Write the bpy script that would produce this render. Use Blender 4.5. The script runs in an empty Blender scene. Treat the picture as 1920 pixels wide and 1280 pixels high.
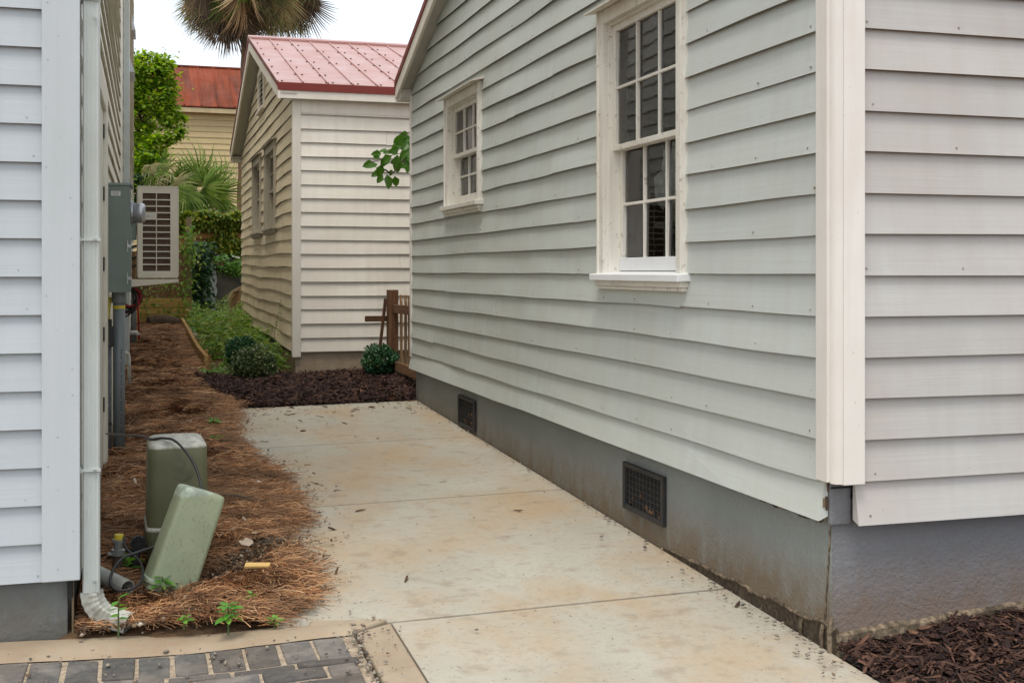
import bpy, math, random
import numpy as np
from mathutils import Vector, Matrix, noise as mnoise
random.seed(7)
rng = np.random.default_rng(7)
C = bpy.context.scene.collection
S = bpy.context.scene
R = math.radians
# z = 0 is the photographer's eye height; the ground is about 1.4 m below it. y runs down the alley, x to the right.

# ------------------------------------------------------------------ camera
cam_d = bpy.data.cameras.new("camera")
cam = bpy.data.objects.new("camera", cam_d)
C.objects.link(cam)
YAW = math.atan(684 / 2240.0)
cam.rotation_euler = (R(90), 0, -YAW)
cam_d.sensor_width = 36
cam_d.lens = 2240.0 / 1920.0 * 36
cam_d.shift_y = -(640 - 508) / 1920.0
cam_d.clip_end = 2000
cam_d.clip_start = 0.05
S.camera = cam

# ------------------------------------------------------------------ sky: high overcast over a Nishita sky
SUN_EL, SUN_AZ = 68.0, 212.0
w = bpy.data.worlds.new("World")
S.world = w
w.use_nodes = True
nt = w.node_tree
nt.nodes.clear()
out = nt.nodes.new("ShaderNodeOutputWorld")
bg = nt.nodes.new("ShaderNodeBackground")
bg.inputs["Strength"].default_value = 0.1
sky = nt.nodes.new("ShaderNodeTexSky")
sky.sky_type = 'NISHITA'
sky.sun_disc = False
sky.sun_elevation = R(SUN_EL)
sky.sun_rotation = R(SUN_AZ)
tc = nt.nodes.new("ShaderNodeTexCoord")
nz = nt.nodes.new("ShaderNodeTexNoise")
nz.inputs["Scale"].default_value = 2.2
nz.inputs["Detail"].default_value = 5
rp = nt.nodes.new("ShaderNodeValToRGB")
rp.color_ramp.elements[0].position = 0.30
rp.color_ramp.elements[0].color = (6.6, 7.2, 7.8, 1)
rp.color_ramp.elements[1].position = 0.62
rp.color_ramp.elements[1].color = (10.8, 11.1, 11.4, 1)
mx = nt.nodes.new("ShaderNodeMixRGB")
mx.inputs["Fac"].default_value = 0.88
nt.links.new(tc.outputs["Generated"], nz.inputs["Vector"])
nt.links.new(nz.outputs["Fac"], rp.inputs["Fac"])
nt.links.new(sky.outputs["Color"], mx.inputs["Color1"])
nt.links.new(rp.outputs["Color"], mx.inputs["Color2"])
nt.links.new(mx.outputs["Color"], bg.inputs["Color"])
nt.links.new(bg.outputs["Background"], out.inputs["Surface"])

sun_d = bpy.data.lights.new("sun", 'SUN')
sun_d.energy = 1.4
sun_d.angle = R(22)
sun_d.color = (1.0, 0.93, 0.83)
sun = bpy.data.objects.new("sun", sun_d)
C.objects.link(sun)
# the sun stands behind the camera, a little to the left, high up
sv = Vector((math.cos(R(SUN_EL)) * math.sin(R(SUN_AZ)), math.cos(R(SUN_EL)) * math.cos(R(SUN_AZ)), math.sin(R(SUN_EL))))
sun.rotation_euler = sv.to_track_quat('Z', 'Y').to_euler()
sun.location = (0, 0, 20)

S.view_settings.view_transform = 'Standard'
S.view_settings.look = 'None'
S.view_settings.exposure = 0.57
S.view_settings.gamma = 1
S.view_settings.use_curve_mapping = False


# ------------------------------------------------------------------ helpers: terrain
def sm(a, b, t):
    q = min(1.0, max(0.0, (t - a) / (b - a)))
    return q * q * (3 - 2 * q)


def G(x, y):
    yy = min(max(y, -6), 27)
    xx = min(max(x, -6), 9)
    return -1.394 + .0282 * (yy - 3.95) - .014 * (2.4 - xx) - .05 * sm(.9, .0, x) * sm(6.2, 5.0, y)


def GS(x, y):
    """surface of the pine straw bed: the ground with heaps in it"""
    h = .035 * mnoise.noise(Vector((x * 2.1, y * 1.6, 3))) + .018 * mnoise.noise(Vector((x * 6, y * 6, 8)))
    h += .015 * math.exp(-((x - .62) ** 2 / .05 + (y - 5.9) ** 2 / .35))
    h += .05 * math.exp(-((x - .35) ** 2 / .08 + (y - 8.3) ** 2 / .9))
    h -= .05 * math.exp(-((x - .05) ** 2 / .06 + (y - 5.7) ** 2 / .12))
    e = sm(0, .25, edge_x(y) - x)
    return G(x, y) + .02 + (h + .025) * e


EDGE = [(4.6, .42), (4.75, .50), (5.0, .66), (5.3, .735), (5.87, .755), (6.4, .81), (6.88, .85), (7.77, .82), (8.38, .70), (9.08, .62), (9.9, .70), (10.9, .80), (12.2, .72), (13.3, .58), (14.3, .62), (16.3, .61), (20, .60), (23, .58)]


def edge_x(y):
    if y <= EDGE[0][0]: return EDGE[0][1]
    for (a, b), (c, d) in zip(EDGE, EDGE[1:]):
        if y <= c:
            return b + (d - b) * (y - a) / (c - a)
    return EDGE[-1][1]


# ------------------------------------------------------------------ helpers: meshes
def set_props(o, label=None, cat=None, group=None, kind=None):
    if label: o['label'] = label
    if cat: o['category'] = cat
    if group: o['group'] = group
    if kind: o['kind'] = kind
    return o


def attach(o, parent):
    if parent is not None:
        o.parent = parent
        o.matrix_parent_inverse = wm(parent).inverted()


def wm(o):
    m = Matrix.LocRotScale(o.location, o.rotation_euler, o.scale)
    if o.parent: return wm(o.parent) @ o.matrix_parent_inverse @ m
    return m


def thing(name, label, cat, loc=(0, 0, 0), group=None):
    o = bpy.data.objects.new(name, None)
    o.location = loc
    o.empty_display_size = .1
    C.objects.link(o)
    return set_props(o, label, cat, group)


class MB:
    def __init__(self):
        self.v = []
        self.f = []

    def add(self, vs, fs):
        b = len(self.v)
        self.v += [tuple(p) for p in vs]
        self.f += [tuple(i + b for i in q) for q in fs]
        return self

    def box(self, x0, x1, y0, y1, z0, z1):
        return self.hexa([(x0, y0, z0), (x1, y0, z0), (x1, y1, z0), (x0, y1, z0), (x0, y0, z1), (x1, y0, z1), (x1, y1, z1), (x0, y1, z1)])

    def hexa(self, p):
        return self.add(p, [(0, 3, 2, 1), (4, 5, 6, 7), (0, 1, 5, 4), (1, 2, 6, 5), (2, 3, 7, 6), (3, 0, 4, 7)])

    def obox(self, c, ax, ay, az, sx, sy, sz):
        """box with centre c, unit axes and half sizes"""
        c = Vector(c); ax = Vector(ax) * sx; ay = Vector(ay) * sy; az = Vector(az) * sz
        return self.hexa([c - ax - ay - az, c + ax - ay - az, c + ax + ay - az, c - ax + ay - az, c - ax - ay + az, c + ax - ay + az, c + ax + ay + az, c - ax + ay + az])

    def beam(self, a, b, w, h, up=(0, 0, 1)):
        a = Vector(a); b = Vector(b)
        d = (b - a); L = d.length; d.normalize()
        s = d.cross(Vector(up)).normalized()
        u = s.cross(d)
        return self.obox((a + b) / 2, d, s, u, L / 2, w / 2, h / 2)

    def tube(self, pts, r, n=8, cap=True):
        pts = [Vector(p) for p in pts]
        rs = r if isinstance(r, (list, tuple)) else [r] * len(pts)
        b = len(self.v)
        d0 = (pts[1] - pts[0]).normalized()
        ref = Vector((0, 0, 1)) if abs(d0.z) < .9 else Vector((1, 0, 0))
        s = d0.cross(ref).normalized()
        for i, p in enumerate(pts):
            d = (pts[min(i + 1, len(pts) - 1)] - pts[max(i - 1, 0)]).normalized()
            s = (s - d * s.dot(d)).normalized()
            t = d.cross(s)
            for k in range(n):
                a = 2 * math.pi * k / n
                self.v.append(tuple(p + (s * math.cos(a) + t * math.sin(a)) * rs[i]))
        for i in range(len(pts) - 1):
            for k in range(n):
                k2 = (k + 1) % n
                self.f.append((b + i * n + k, b + i * n + k2, b + (i + 1) * n + k2, b + (i + 1) * n + k))
        if cap:
            self.f.append(tuple(b + k for k in range(n))[::-1])
            self.f.append(tuple(b + (len(pts) - 1) * n + k for k in range(n)))
        return self

    def rings(self, rings, cap=True):
        n = len(rings[0])
        b = len(self.v)
        for r in rings: self.v += [tuple(p) for p in r]
        for i in range(len(rings) - 1):
            for k in range(n):
                k2 = (k + 1) % n
                self.f.append((b + i * n + k, b + i * n + k2, b + (i + 1) * n + k2, b + (i + 1) * n + k))
        if cap:
            self.f.append(tuple(b + k for k in range(n))[::-1])
            self.f.append(tuple(b + (len(rings) - 1) * n + k for k in range(n)))
        return self

    def build(self, name, mat, parent=None, smooth=False, bevel=0, kind=None):
        me = bpy.data.meshes.new(name)
        me.from_pydata(self.v, [], self.f)
        me.update()
        if smooth: me.shade_smooth()
        return link(name, me, mat, parent, bevel, kind)


def link(name, me, mat, parent=None, bevel=0, kind=None):
    if mat is not None and not me.materials: me.materials.append(mat)
    o = bpy.data.objects.new(name, me)
    C.objects.link(o)
    attach(o, parent)
    if bevel:
        m = o.modifiers.new("bevel", 'BEVEL')
        m.width = bevel
        m.segments = 2
        m.limit_method = 'ANGLE'
        m.angle_limit = R(40)
    if kind: o['kind'] = kind
    return o


def rrect(w, d, r, n=4):
    """rounded rectangle outline"""
    r = min(r, w / 2 - 1e-4, d / 2 - 1e-4)
    o = []
    for cx, cy, a0 in ((w / 2 - r, d / 2 - r, 0), (-w / 2 + r, d / 2 - r, 90), (-w / 2 + r, -d / 2 + r, 180), (w / 2 - r, -d / 2 + r, 270)):
        for i in range(n + 1):
            a = R(a0 + 90 * i / n)
            o.append((cx + r * math.cos(a), cy + r * math.sin(a)))
    return o


def loft(prof, M=Matrix()):
    """prof: list of (z, w, d, r)"""
    return [[M @ Vector((x, y, z)) for x, y in rrect(w, d, r)] for z, w, d, r in prof]


def np_mesh(name, V, F, mat, parent=None, kind=None, smooth=False):
    """V (n,3), F (m,k) constant-size polygons"""
    me = bpy.data.meshes.new(name)
    m, k = F.shape
    me.vertices.add(len(V))
    me.vertices.foreach_set("co", np.ascontiguousarray(V, dtype=np.float32).ravel())
    me.loops.add(m * k)
    me.loops.foreach_set("vertex_index", np.ascontiguousarray(F, dtype=np.int32).ravel())
    me.polygons.add(m)
    me.polygons.foreach_set("loop_start", np.arange(0, m * k, k, dtype=np.int32))
    me.polygons.foreach_set("loop_total", np.full(m, k, dtype=np.int32))
    me.update(calc_edges=True)
    if smooth: me.shade_smooth()
    return link(name, me, mat, parent, 0, kind)


def scatter(tv, tf, P, Rm, Sc):
    """template vertices (k,3), faces (f,q); positions (n,3); rotations (n,3,3); scales (n,3)"""
    tv = np.asarray(tv, float); tf = np.asarray(tf, int)
    n = len(P)
    V = tv[None] * np.asarray(Sc)[:, None, :]
    V = np.einsum('nij,nkj->nki', Rm, V) + np.asarray(P)[:, None, :]
    F = tf[None] + (np.arange(n) * len(tv))[:, None, None]
    return V.reshape(-1, 3), F.reshape(-1, tf.shape[1])


def rots(yaw, pitch, roll):
    cz, sz = np.cos(yaw), np.sin(yaw)
    cy, sy = np.cos(pitch), np.sin(pitch)
    cx, sx = np.cos(roll), np.sin(roll)
    n = len(yaw)
    Rz = np.zeros((n, 3, 3)); Ry = np.zeros((n, 3, 3)); Rx = np.zeros((n, 3, 3))
    Rz[:, 0, 0] = cz; Rz[:, 0, 1] = -sz; Rz[:, 1, 0] = sz; Rz[:, 1, 1] = cz; Rz[:, 2, 2] = 1
    Ry[:, 0, 0] = cy; Ry[:, 0, 2] = sy; Ry[:, 1, 1] = 1; Ry[:, 2, 0] = -sy; Ry[:, 2, 2] = cy
    Rx[:, 0, 0] = 1; Rx[:, 1, 1] = cx; Rx[:, 1, 2] = -sx; Rx[:, 2, 1] = sx; Rx[:, 2, 2] = cx
    return Rz @ Ry @ Rx


LEAF_V = [(0, 0, 0), (.35, -.3, .06), (.35, .3, .06), (.75, -.2, .02), (.75, .2, .02), (1, 0, -.08), (.4, 0, -.02), (.72, 0, -.03)]
LEAF_F = [(0, 1, 6), (0, 6, 2), (1, 3, 6), (3, 7, 6), (2, 6, 4), (4, 6, 7), (3, 5, 7), (4, 7, 5)]
LEAF4_V = [(0, 0, 0), (.45, -.32, .06), (1, 0, -.04), (.45, .32, .06)]
LEAF4_F = [(0, 1, 2), (0, 2, 3)]


def leaves(name, P, size, mat, parent=None, kind=None, tmpl='4', pitch=(-.9, .7), aspect=1.0):
    n = len(P)
    yaw = rng.uniform(0, 2 * np.pi, n)
    pi = rng.uniform(pitch[0], pitch[1], n)
    ro = rng.uniform(-.7, .7, n)
    s = size * rng.uniform(.6, 1.25, n)
    tv, tf = (LEAF4_V, LEAF4_F) if tmpl == '4' else (LEAF_V, LEAF_F)
    V, F = scatter(tv, tf, P, rots(yaw, pi, ro), np.stack([s, s * aspect, s], 1))
    return np_mesh(name, V, F, mat, parent, kind)


# ------------------------------------------------------------------ helpers: materials
def N(nt, t, **kw):
    n = nt.nodes.new(t)
    for k, v in kw.items():
        if k.startswith('_'):
            setattr(n, k[1:], v)
        else:
            n.inputs[k.replace('__', ' ')].default_value = v
    return n


def rgba(c): return (c[0], c[1], c[2], 1)


def base_mat(name, rough=.6, spec=.5, metal=0):
    m = bpy.data.materials.new(name)
    m.use_nodes = True
    t = m.node_tree
    b = t.nodes["Principled BSDF"]
    b.inputs["Roughness"].default_value = rough
    b.inputs["Specular IOR Level"].default_value = spec
    b.inputs["Metallic"].default_value = metal
    return m, t, b


def coords(t, scale):
    tcn = N(t, "ShaderNodeTexCoord")
    mp = N(t, "ShaderNodeMapping")
    mp.inputs["Scale"].default_value = scale
    t.links.new(tcn.outputs["Object"], mp.inputs["Vector"])
    return mp.outputs["Vector"]


def noise_fac(t, scale3, sc=1.0, detail=4, lo=.35, hi=.65, rough=.55, dist=0):
    v = coords(t, scale3)
    n = N(t, "ShaderNodeTexNoise", Scale=sc, Detail=detail, Roughness=rough, Distortion=dist)
    t.links.new(v, n.inputs["Vector"])
    r = N(t, "ShaderNodeMapRange")
    r.inputs["From Min"].default_value = lo
    r.inputs["From Max"].default_value = hi
    t.links.new(n.outputs["Fac"], r.inputs["Value"])
    return r.outputs["Result"], n.outputs["Fac"]


def mixc(t, fac, a, b, amt=1.0, mode='MIX'):
    m = N(t, "ShaderNodeMixRGB")
    m.blend_type = mode
    for sock, val in ((1, a), (2, b)):
        if isinstance(val, tuple): m.inputs[sock].default_value = rgba(val)
        else: t.links.new(val, m.inputs[sock])
    if isinstance(fac, (int, float)): m.inputs[0].default_value = fac
    elif amt != 1.0:
        mu = N(t, "ShaderNodeMath")
        mu.operation = 'MULTIPLY'
        mu.inputs[1].default_value = amt
        t.links.new(fac, mu.inputs[0])
        t.links.new(mu.outputs[0], m.inputs[0])
    else: t.links.new(fac, m.inputs[0])
    return m.outputs[0]


def bump(t, b, h, strength=.3, dist=.01):
    n = N(t, "ShaderNodeBump")
    n.inputs["Strength"].default_value = strength
    n.inputs["Distance"].default_value = dist
    if b.inputs["Normal"].is_linked:
        t.links.new(b.inputs["Normal"].links[0].from_socket, n.inputs["Normal"])
    t.links.new(h, n.inputs["Height"])
    t.links.new(n.outputs["Normal"], b.inputs["Normal"])


def rand_value(t, col, lo=.93, hi=1.05):
    oi = N(t, "ShaderNodeObjectInfo")
    r = N(t, "ShaderNodeMapRange")
    r.inputs["To Min"].default_value = lo
    r.inputs["To Max"].default_value = hi
    t.links.new(oi.outputs["Random"], r.inputs["Value"])
    h = N(t, "ShaderNodeHueSaturation")
    t.links.new(r.outputs["Result"], h.inputs["Value"])
    t.links.new(col, h.inputs["Color"])
    return h.outputs["Color"]


def paint(name, col, dirt, amt=.35, axis='y', rough=.5, grain=.25, var=(.95, 1.04), tint=None, chips=None, chip_lo=.70):
    """old house paint on boards that run along the axis: grain, drip streaks, soft grime patches, chipped spots"""
    m, t, b = base_mat(name, rough, .35)
    along = (1.2, 60, 60) if axis == 'x' else (60, 1.2, 60)
    if axis == 'z': along = (60, 60, 1.5)
    f1, _ = noise_fac(t, (1.3, 1.3, 1.3), 1.5, 5, .38, .72)
    f2, _ = noise_fac(t, (14, 14, 1.3), 1.0, 5, .46, .75)
    f3, raw3 = noise_fac(t, along, 1.0, 5, .3, .7)
    c = mixc(t, f1, col, dirt, amt)
    c = mixc(t, f2, c, dirt, amt * .8)
    if tint:
        f5, _ = noise_fac(t, (.5, .5, .5), 1.0, 2, .35, .65)
        c = mixc(t, f5, c, tint, .55)
    c = mixc(t, f3, c, tuple(k * .86 for k in col), .22)
    f4, _ = noise_fac(t, (34, 34, 22), 1.0, 7, chip_lo, chip_lo + .05, rough=.7)
    c = mixc(t, f4, c, chips or (.30, .25, .19), .55)
    c = rand_value(t, c, *var)
    t.links.new(c, b.inputs["Base Color"])
    bump(t, b, raw3, grain, .004)
    _, fine = noise_fac(t, (90, 90, 90), 1, 3)
    bump(t, b, fine, .12, .002)
    _, big = noise_fac(t, (5, 5, 5), 1, 2)
    bump(t, b, big, .15, .01)
    return m


def simple(name, col, rough=.5, metal=0, spec=.5, var=.15, sc=20, bmp=.1, dirt=None, damt=.4):
    m, t, b = base_mat(name, rough, spec, metal)
    f, raw = noise_fac(t, (sc, sc, sc), 1, 5)
    c = mixc(t, f, col, tuple(k * (1 - var * 2) for k in col))
    if dirt:
        f2, _ = noise_fac(t, (sc * .25,) * 3, 1, 6, .42, .65)
        c = mixc(t, f2, c, dirt, damt)
    t.links.new(c, b.inputs["Base Color"])
    if bmp: bump(t, b, raw, bmp, .004)
    return m


def wood(name, col, dark, axis='z', rough=.8, var=(.8, 1.15), bmp=.4):
    m, t, b = base_mat(name, rough, .2)
    s = {'x': (2, 45, 45), 'y': (45, 2, 45), 'z': (45, 45, 2)}[axis]
    f, raw = noise_fac(t, s, 1, 6, .3, .7, dist=.6)
    c = mixc(t, f, col, dark)
    f2, _ = noise_fac(t, (3, 3, 3), 1, 4, .45, .7)
    c = mixc(t, f2, c, dark, .5)
    c = rand_value(t, c, *var)
    t.links.new(c, b.inputs["Base Color"])
    bump(t, b, raw, bmp, .005)
    return m


def island_mat(name, cols, rough=.6, translucent=0, spec=.3, pos=None, patch=None):
    """per-piece random colour"""
    m, t, b = base_mat(name, rough, spec)
    g = N(t, "ShaderNodeNewGeometry")
    r = N(t, "ShaderNodeValToRGB")
    cr = r.color_ramp
    while len(cr.elements) < len(cols): cr.elements.new(.5)
    for i, c in enumerate(cols):
        cr.elements[i].position = pos[i] if pos else i / (len(cols) - 1)
        cr.elements[i].color = rgba(c)
    t.links.new(g.outputs["Random Per Island"], r.inputs["Fac"])
    c = r.outputs["Color"]
    if patch:
        f, _ = noise_fac(t, (patch[1],) * 3, 1, 3, .4, .62)
        c = mixc(t, f, c, patch[0], patch[2])
    t.links.new(c, b.inputs["Base Color"])
    if translucent:
        tr = N(t, "ShaderNodeBsdfTranslucent")
        hs = N(t, "ShaderNodeHueSaturation", Saturation=1.15, Value=1.5)
        t.links.new(c, hs.inputs["Color"])
        t.links.new(hs.outputs["Color"], tr.inputs["Color"])
        ms = N(t, "ShaderNodeMixShader")
        ms.inputs[0].default_value = translucent
        t.links.new(b.outputs[0], ms.inputs[1])
        t.links.new(tr.outputs[0], ms.inputs[2])
        t.links.new(ms.outputs[0], t.nodes["Material Output"].inputs["Surface"])
    return m


M = {}
M['butt_edge'] = None
M['grey_side'] = paint("grey_siding_paint", (.54, .585, .56), (.42, .40, .34), .5, 'y', tint=(.57, .595, .555), chip_lo=.66, var=(.94, 1.04))
M['grey_front'] = paint("grey_siding_paint_front", (.50, .505, .49), (.38, .335, .30), .48, 'x', tint=(.54, .475, .44), chip_lo=.665, var=(.94, 1.05))
M['trim'] = paint("cream_trim_paint", (.82, .785, .735), (.60, .51, .44), .36, 'z', chip_lo=.65)
M['trim_y'] = paint("cream_trim_paint_horizontal", (.80, .775, .71), (.45, .38, .28), .45, 'y', chip_lo=.63)
M['win_trim'] = paint('worn_window_paint', (.80, .775, .71), (.50, .42, .31), .4, 'z', chip_lo=.595, chips=(.22, .15, .09))
M['white_fresh'] = paint("fresh_white_paint", (.80, .81, .82), (.65, .63, .58), .2, 'y', chip_lo=.75)
M['left_front'] = paint("pale_blue_siding_paint", (.49, .53, .56), (.40, .45, .46), .45, 'x', rough=.55, grain=.25, chip_lo=.72, var=(.98, 1.02))
M['left_trim'] = paint("pale_blue_trim_paint", (.54, .575, .60), (.44, .485, .49), .42, 'z', rough=.55, grain=.2, chip_lo=.80)
M['left_side'] = paint("weathered_siding_paint", (.72, .69, .59), (.50, .45, .35), .4, 'y', chip_lo=.74)
M['left_old'] = paint("weathered_trim_paint", (.70, .68, .60), (.48, .43, .33), .45, "z", chip_lo=.66)
M['cream_front'] = paint("cream_siding_paint", (.83, .78, .69), (.60, .52, .42), .42, 'x', tint=(.79, .72, .64), chip_lo=.68)
M['cream_side'] = paint("weathered_cream_siding_paint", (.82, .70, .49), (.52, .42, .27), .45, 'y', chip_lo=.63, chips=(.20, .15, .10))
M['cream_trim'] = paint("cream_house_trim_paint", (.80, .75, .67), (.54, .47, .38), .4, 'z', chip_lo=.72)
M['far_side'] = paint("yellow_siding_paint", (.60, .47, .25), (.48, .37, .2), .3, 'x', chip_lo=.8)
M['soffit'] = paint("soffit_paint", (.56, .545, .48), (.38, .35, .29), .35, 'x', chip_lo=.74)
M['old_frame'] = paint("peeling_window_paint", (.50, .46, .37), (.26, .21, .15), .6, 'z', chip_lo=.6)
M['white_pipe'] = simple("white_painted_metal", (.70, .71, .69), .4, dirt=(.42, .40, .33), damt=.35, sc=14)
M['downspout'] = simple("pale_downspout_paint", (.53, .57, .555), .4, dirt=(.42, .42, .36), damt=.3, sc=5, var=.03, bmp=.02)
M['elbow'] = simple("muddy_elbow_paint", (.55, .56, .51), .5, dirt=(.14, .13, .09), damt=.85, sc=30, var=.1)


def stucco(name, col, dirt, z_dirt, fine=70):
    m, t, b = base_mat(name, .8, .2)
    f, raw = noise_fac(t, (fine,) * 3, 1, 4)
    f1, _ = noise_fac(t, (1.6,) * 3, 1, 5, .35, .7)
    c = mixc(t, f1, col, tuple(k * .82 for k in col))
    c = mixc(t, f, c, tuple(k * .9 for k in col), .5)
    # splash dirt: mud spots that thicken near the soil
    g = N(t, "ShaderNodeNewGeometry")
    s = N(t, "ShaderNodeSeparateXYZ")
    t.links.new(g.outputs["Position"], s.inputs[0])
    mr = N(t, "ShaderNodeMapRange")
    mr.inputs["From Min"].default_value = z_dirt + .36
    mr.inputs["From Max"].default_value = z_dirt - .02
    t.links.new(s.outputs["Z"], mr.inputs["Value"])
    _, dn = noise_fac(t, (9, 9, 5), 1, 7, .3, .7, rough=.7)
    mu = N(t, "ShaderNodeMath"); mu.operation = 'MULTIPLY'
    t.links.new(mr.outputs[0], mu.inputs[0]); t.links.new(dn, mu.inputs[1])
    m2 = N(t, "ShaderNodeMapRange")
    m2.inputs["From Min"].default_value = .12
    m2.inputs["From Max"].default_value = .46
    t.links.new(mu.outputs[0], m2.inputs["Value"])
    c = mixc(t, m2.outputs[0], c, dirt, .85)
    t.links.new(c, b.inputs["Base Color"])
    bump(t, b, raw, .75, .008)
    _, big = noise_fac(t, (14,) * 3, 1, 4)
    bump(t, b, big, .35, .015)
    return m


M['left_nail'] = simple('painted_nail', (.48, .51, .53), .6)
M['nail'] = simple('painted_nail_head', (.44, .44, .40), .6, dirt=(.20, .13, .08), damt=.8, sc=8)
M['found_grey'] = stucco("blue_grey_stucco", (.27, .29, .28), (.17, .12, .075), -1.33)
M['found_front'] = stucco("grey_stucco_front", (.21, .212, .225), (.19, .14, .11), -1.30)
M['found_left'] = stucco("grey_concrete_foundation", (.20, .225, .23), (.14, .13, .11), -1.42, 30)
M['found_cream'] = stucco("tan_stucco", (.52, .42, .31), (.28, .20, .13), -1.15, 40)
M['footing_dark'] = simple('crumbled_dark_footing', (.11, .075, .045), .95, var=.4, sc=50, bmp=1.0, dirt=(.035, .025, .016), damt=.8)
M['footing'] = simple("rough_tan_mortar", (.27, .205, .135), .95, var=.35, sc=45, bmp=1.0, dirt=(.05, .035, .02), damt=.9)


def concrete(name="driveway_concrete", c1=(.49, .465, .39), c2=(.385, .35, .28), st=(.45, .30, .155)):
    m, t, b = base_mat(name, .75, .3)
    f1, _ = noise_fac(t, (1.0, .8, 1), 1.0, 6, .36, .66, rough=.6)
    f2, _ = noise_fac(t, (1.7, 1.1, 1), 1.0, 6, .44, .66, rough=.62)
    f3, raw3 = noise_fac(t, (120, 120, 120), 1, 3, .3, .7)
    f4, raw4 = noise_fac(t, (3, 110, 3), 1, 4, .3, .7)
    f5, _ = noise_fac(t, (9, 9, 9), 1, 6, .55, .72)
    c = mixc(t, f1, c1, c2)
    c = mixc(t, f2, c, st, .76)
    c = mixc(t, f3, c, (.26, .24, .20), .25)
    c = mixc(t, f5, c, (.26, .19, .12), .55)
    f7, _ = noise_fac(t, (28, 28, 28), 1, 5, .52, .66)
    c = mixc(t, f7, c, (.30, .27, .22), .35)
    f6, _ = noise_fac(t, (55, 55, 55), 1, 2, .69, .72)
    c = mixc(t, f6, c, (.10, .08, .06), .75)
    c = mixc(t, f4, c, (.36, .34, .30), .18)
    t.links.new(c, b.inputs["Base Color"])
    bump(t, b, raw4, .25, .003)
    bump(t, b, raw3, .25, .002)
    return m


M['concrete'] = concrete()
M['kerb'] = concrete('tan_kerb_concrete', (.43, .335, .23), (.32, .225, .14), (.25, .15, .08))
M['tan_concrete'] = simple("tan_mortar_band", (.50, .385, .26), .85, var=.2, sc=14, bmp=1.0, dirt=(.24, .17, .10), damt=.6)
M['sand'] = simple("sandy_joint", (.50, .40, .29), .9, var=.25, sc=60, bmp=.8, dirt=(.28, .21, .15), damt=.4)


def brick_mat():
    m, t, b = base_mat("dark_paver", .75, .3)
    f, raw = noise_fac(t, (35,) * 3, 1, 5)
    c = mixc(t, f, (.085, .083, .082), (.125, .118, .108))
    f2, _ = noise_fac(t, (7,) * 3, 1, 6, .5, .7)
    c = mixc(t, f2, c, (.30, .27, .23), .55)
    f3, _ = noise_fac(t, (2,) * 3, 1, 3, .45, .65)
    c = mixc(t, f3, c, (.17, .13, .10), .5)
    c = rand_value(t, c, .75, 1.35)
    t.links.new(c, b.inputs["Base Color"])
    bump(t, b, raw, .4, .004)
    return m


M['brick'] = brick_mat()


def soil():
    m, t, b = base_mat("soil", .95, .1)
    f, raw = noise_fac(t, (14,) * 3, 1, 7)
    c = mixc(t, f, (.075, .045, .028), (.15, .095, .055))
    f2, _ = noise_fac(t, (2,) * 3, 1, 4)
    c = mixc(t, f2, c, (.19, .11, .06), .5)
    t.links.new(c, b.inputs["Base Color"])
    bump(t, b, raw, .9, .03)
    return m


M['soil'] = soil()
M['street'] = simple("street_ground", (.16, .14, .12), .9, sc=3, bmp=.3)


def roof_mat(name, col, col2, rough=.38, metal=.0, sc=1.5, amt=.4, spec=.7, streak=(1.5, 9, 9)):
    m, t, b = base_mat(name, rough, spec, metal)
    f, raw = noise_fac(t, streak, sc, 5, .35, .7)
    c = mixc(t, f, col, col2, amt)
    c = rand_value(t, c, .94, 1.05)
    t.links.new(c, b.inputs["Base Color"])
    f2, r2 = noise_fac(t, (3, 3, 3), 1, 4, .3, .7)
    mr = N(t, "ShaderNodeMapRange")
    mr.inputs["To Min"].default_value = rough * .75
    mr.inputs["To Max"].default_value = rough * 1.3
    t.links.new(f2, mr.inputs["Value"])
    t.links.new(mr.outputs[0], b.inputs["Roughness"])
    return m


M['red_roof'] = roof_mat("red_metal_roof", (.37, .165, .14), (.52, .33, .30), .36, .1)
M['red_trim'] = roof_mat("red_metal_trim", (.20, .035, .028), (.25, .06, .045), .55, spec=.25)
M['rust_roof'] = roof_mat("rusty_metal_roof", (.24, .055, .025), (.10, .035, .022), .8, 0, 1.0, 1.0, .15, (7, .5, .5))
M['dark_gap'] = simple("dark_interior", (.025, .024, .022), .9)
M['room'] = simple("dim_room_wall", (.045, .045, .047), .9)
M['blind'] = simple("window_blind", (.55, .55, .52), .7)
M['torn'] = simple("torn_pale_film", (.36, .38, .38), .8)
M['meter'] = simple("green_grey_enamel", (.155, .195, .175), .45, var=.05, sc=8, bmp=.05, dirt=(.12, .14, .12), damt=.3)
M['meter_glass'] = simple("meter_canister", (.42, .43, .46), .25, metal=.5, var=.08)
M['sticker'] = simple("white_sticker", (.75, .75, .75), .5, var=.02, bmp=0)
M['ink'] = simple("black_print", (.03, .03, .03), .6, var=0, bmp=0)
M['galv'] = simple("galvanised_steel", (.45, .47, .47), .4, metal=.7)
M['pvc_grey'] = simple("grey_pvc", (.15, .175, .185), .45, var=.06, sc=8, dirt=(.20, .17, .13), damt=.3)
M['pvc_dark'] = simple("dark_grey_pvc", (.09, .10, .11), .45)
M['pvc_white'] = simple("white_pvc", (.66, .65, .60), .4, dirt=(.45, .40, .32), damt=.3)
M['yellow_tape'] = simple("yellow_tape", (.65, .52, .05), .5)
M['red_plastic'] = simple("red_conduit", (.45, .02, .02), .4)
M['ac'] = simple("ivory_enamel", (.60, .56, .46), .45, var=.04, sc=6, bmp=.03, dirt=(.40, .35, .27), damt=.2)
M['ac_dark'] = simple("coil_fins", (.075, .045, .028), .7, var=.3, sc=50)
M['ac_tube'] = simple("copper_tube", (.22, .12, .07), .5, metal=.3)
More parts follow.
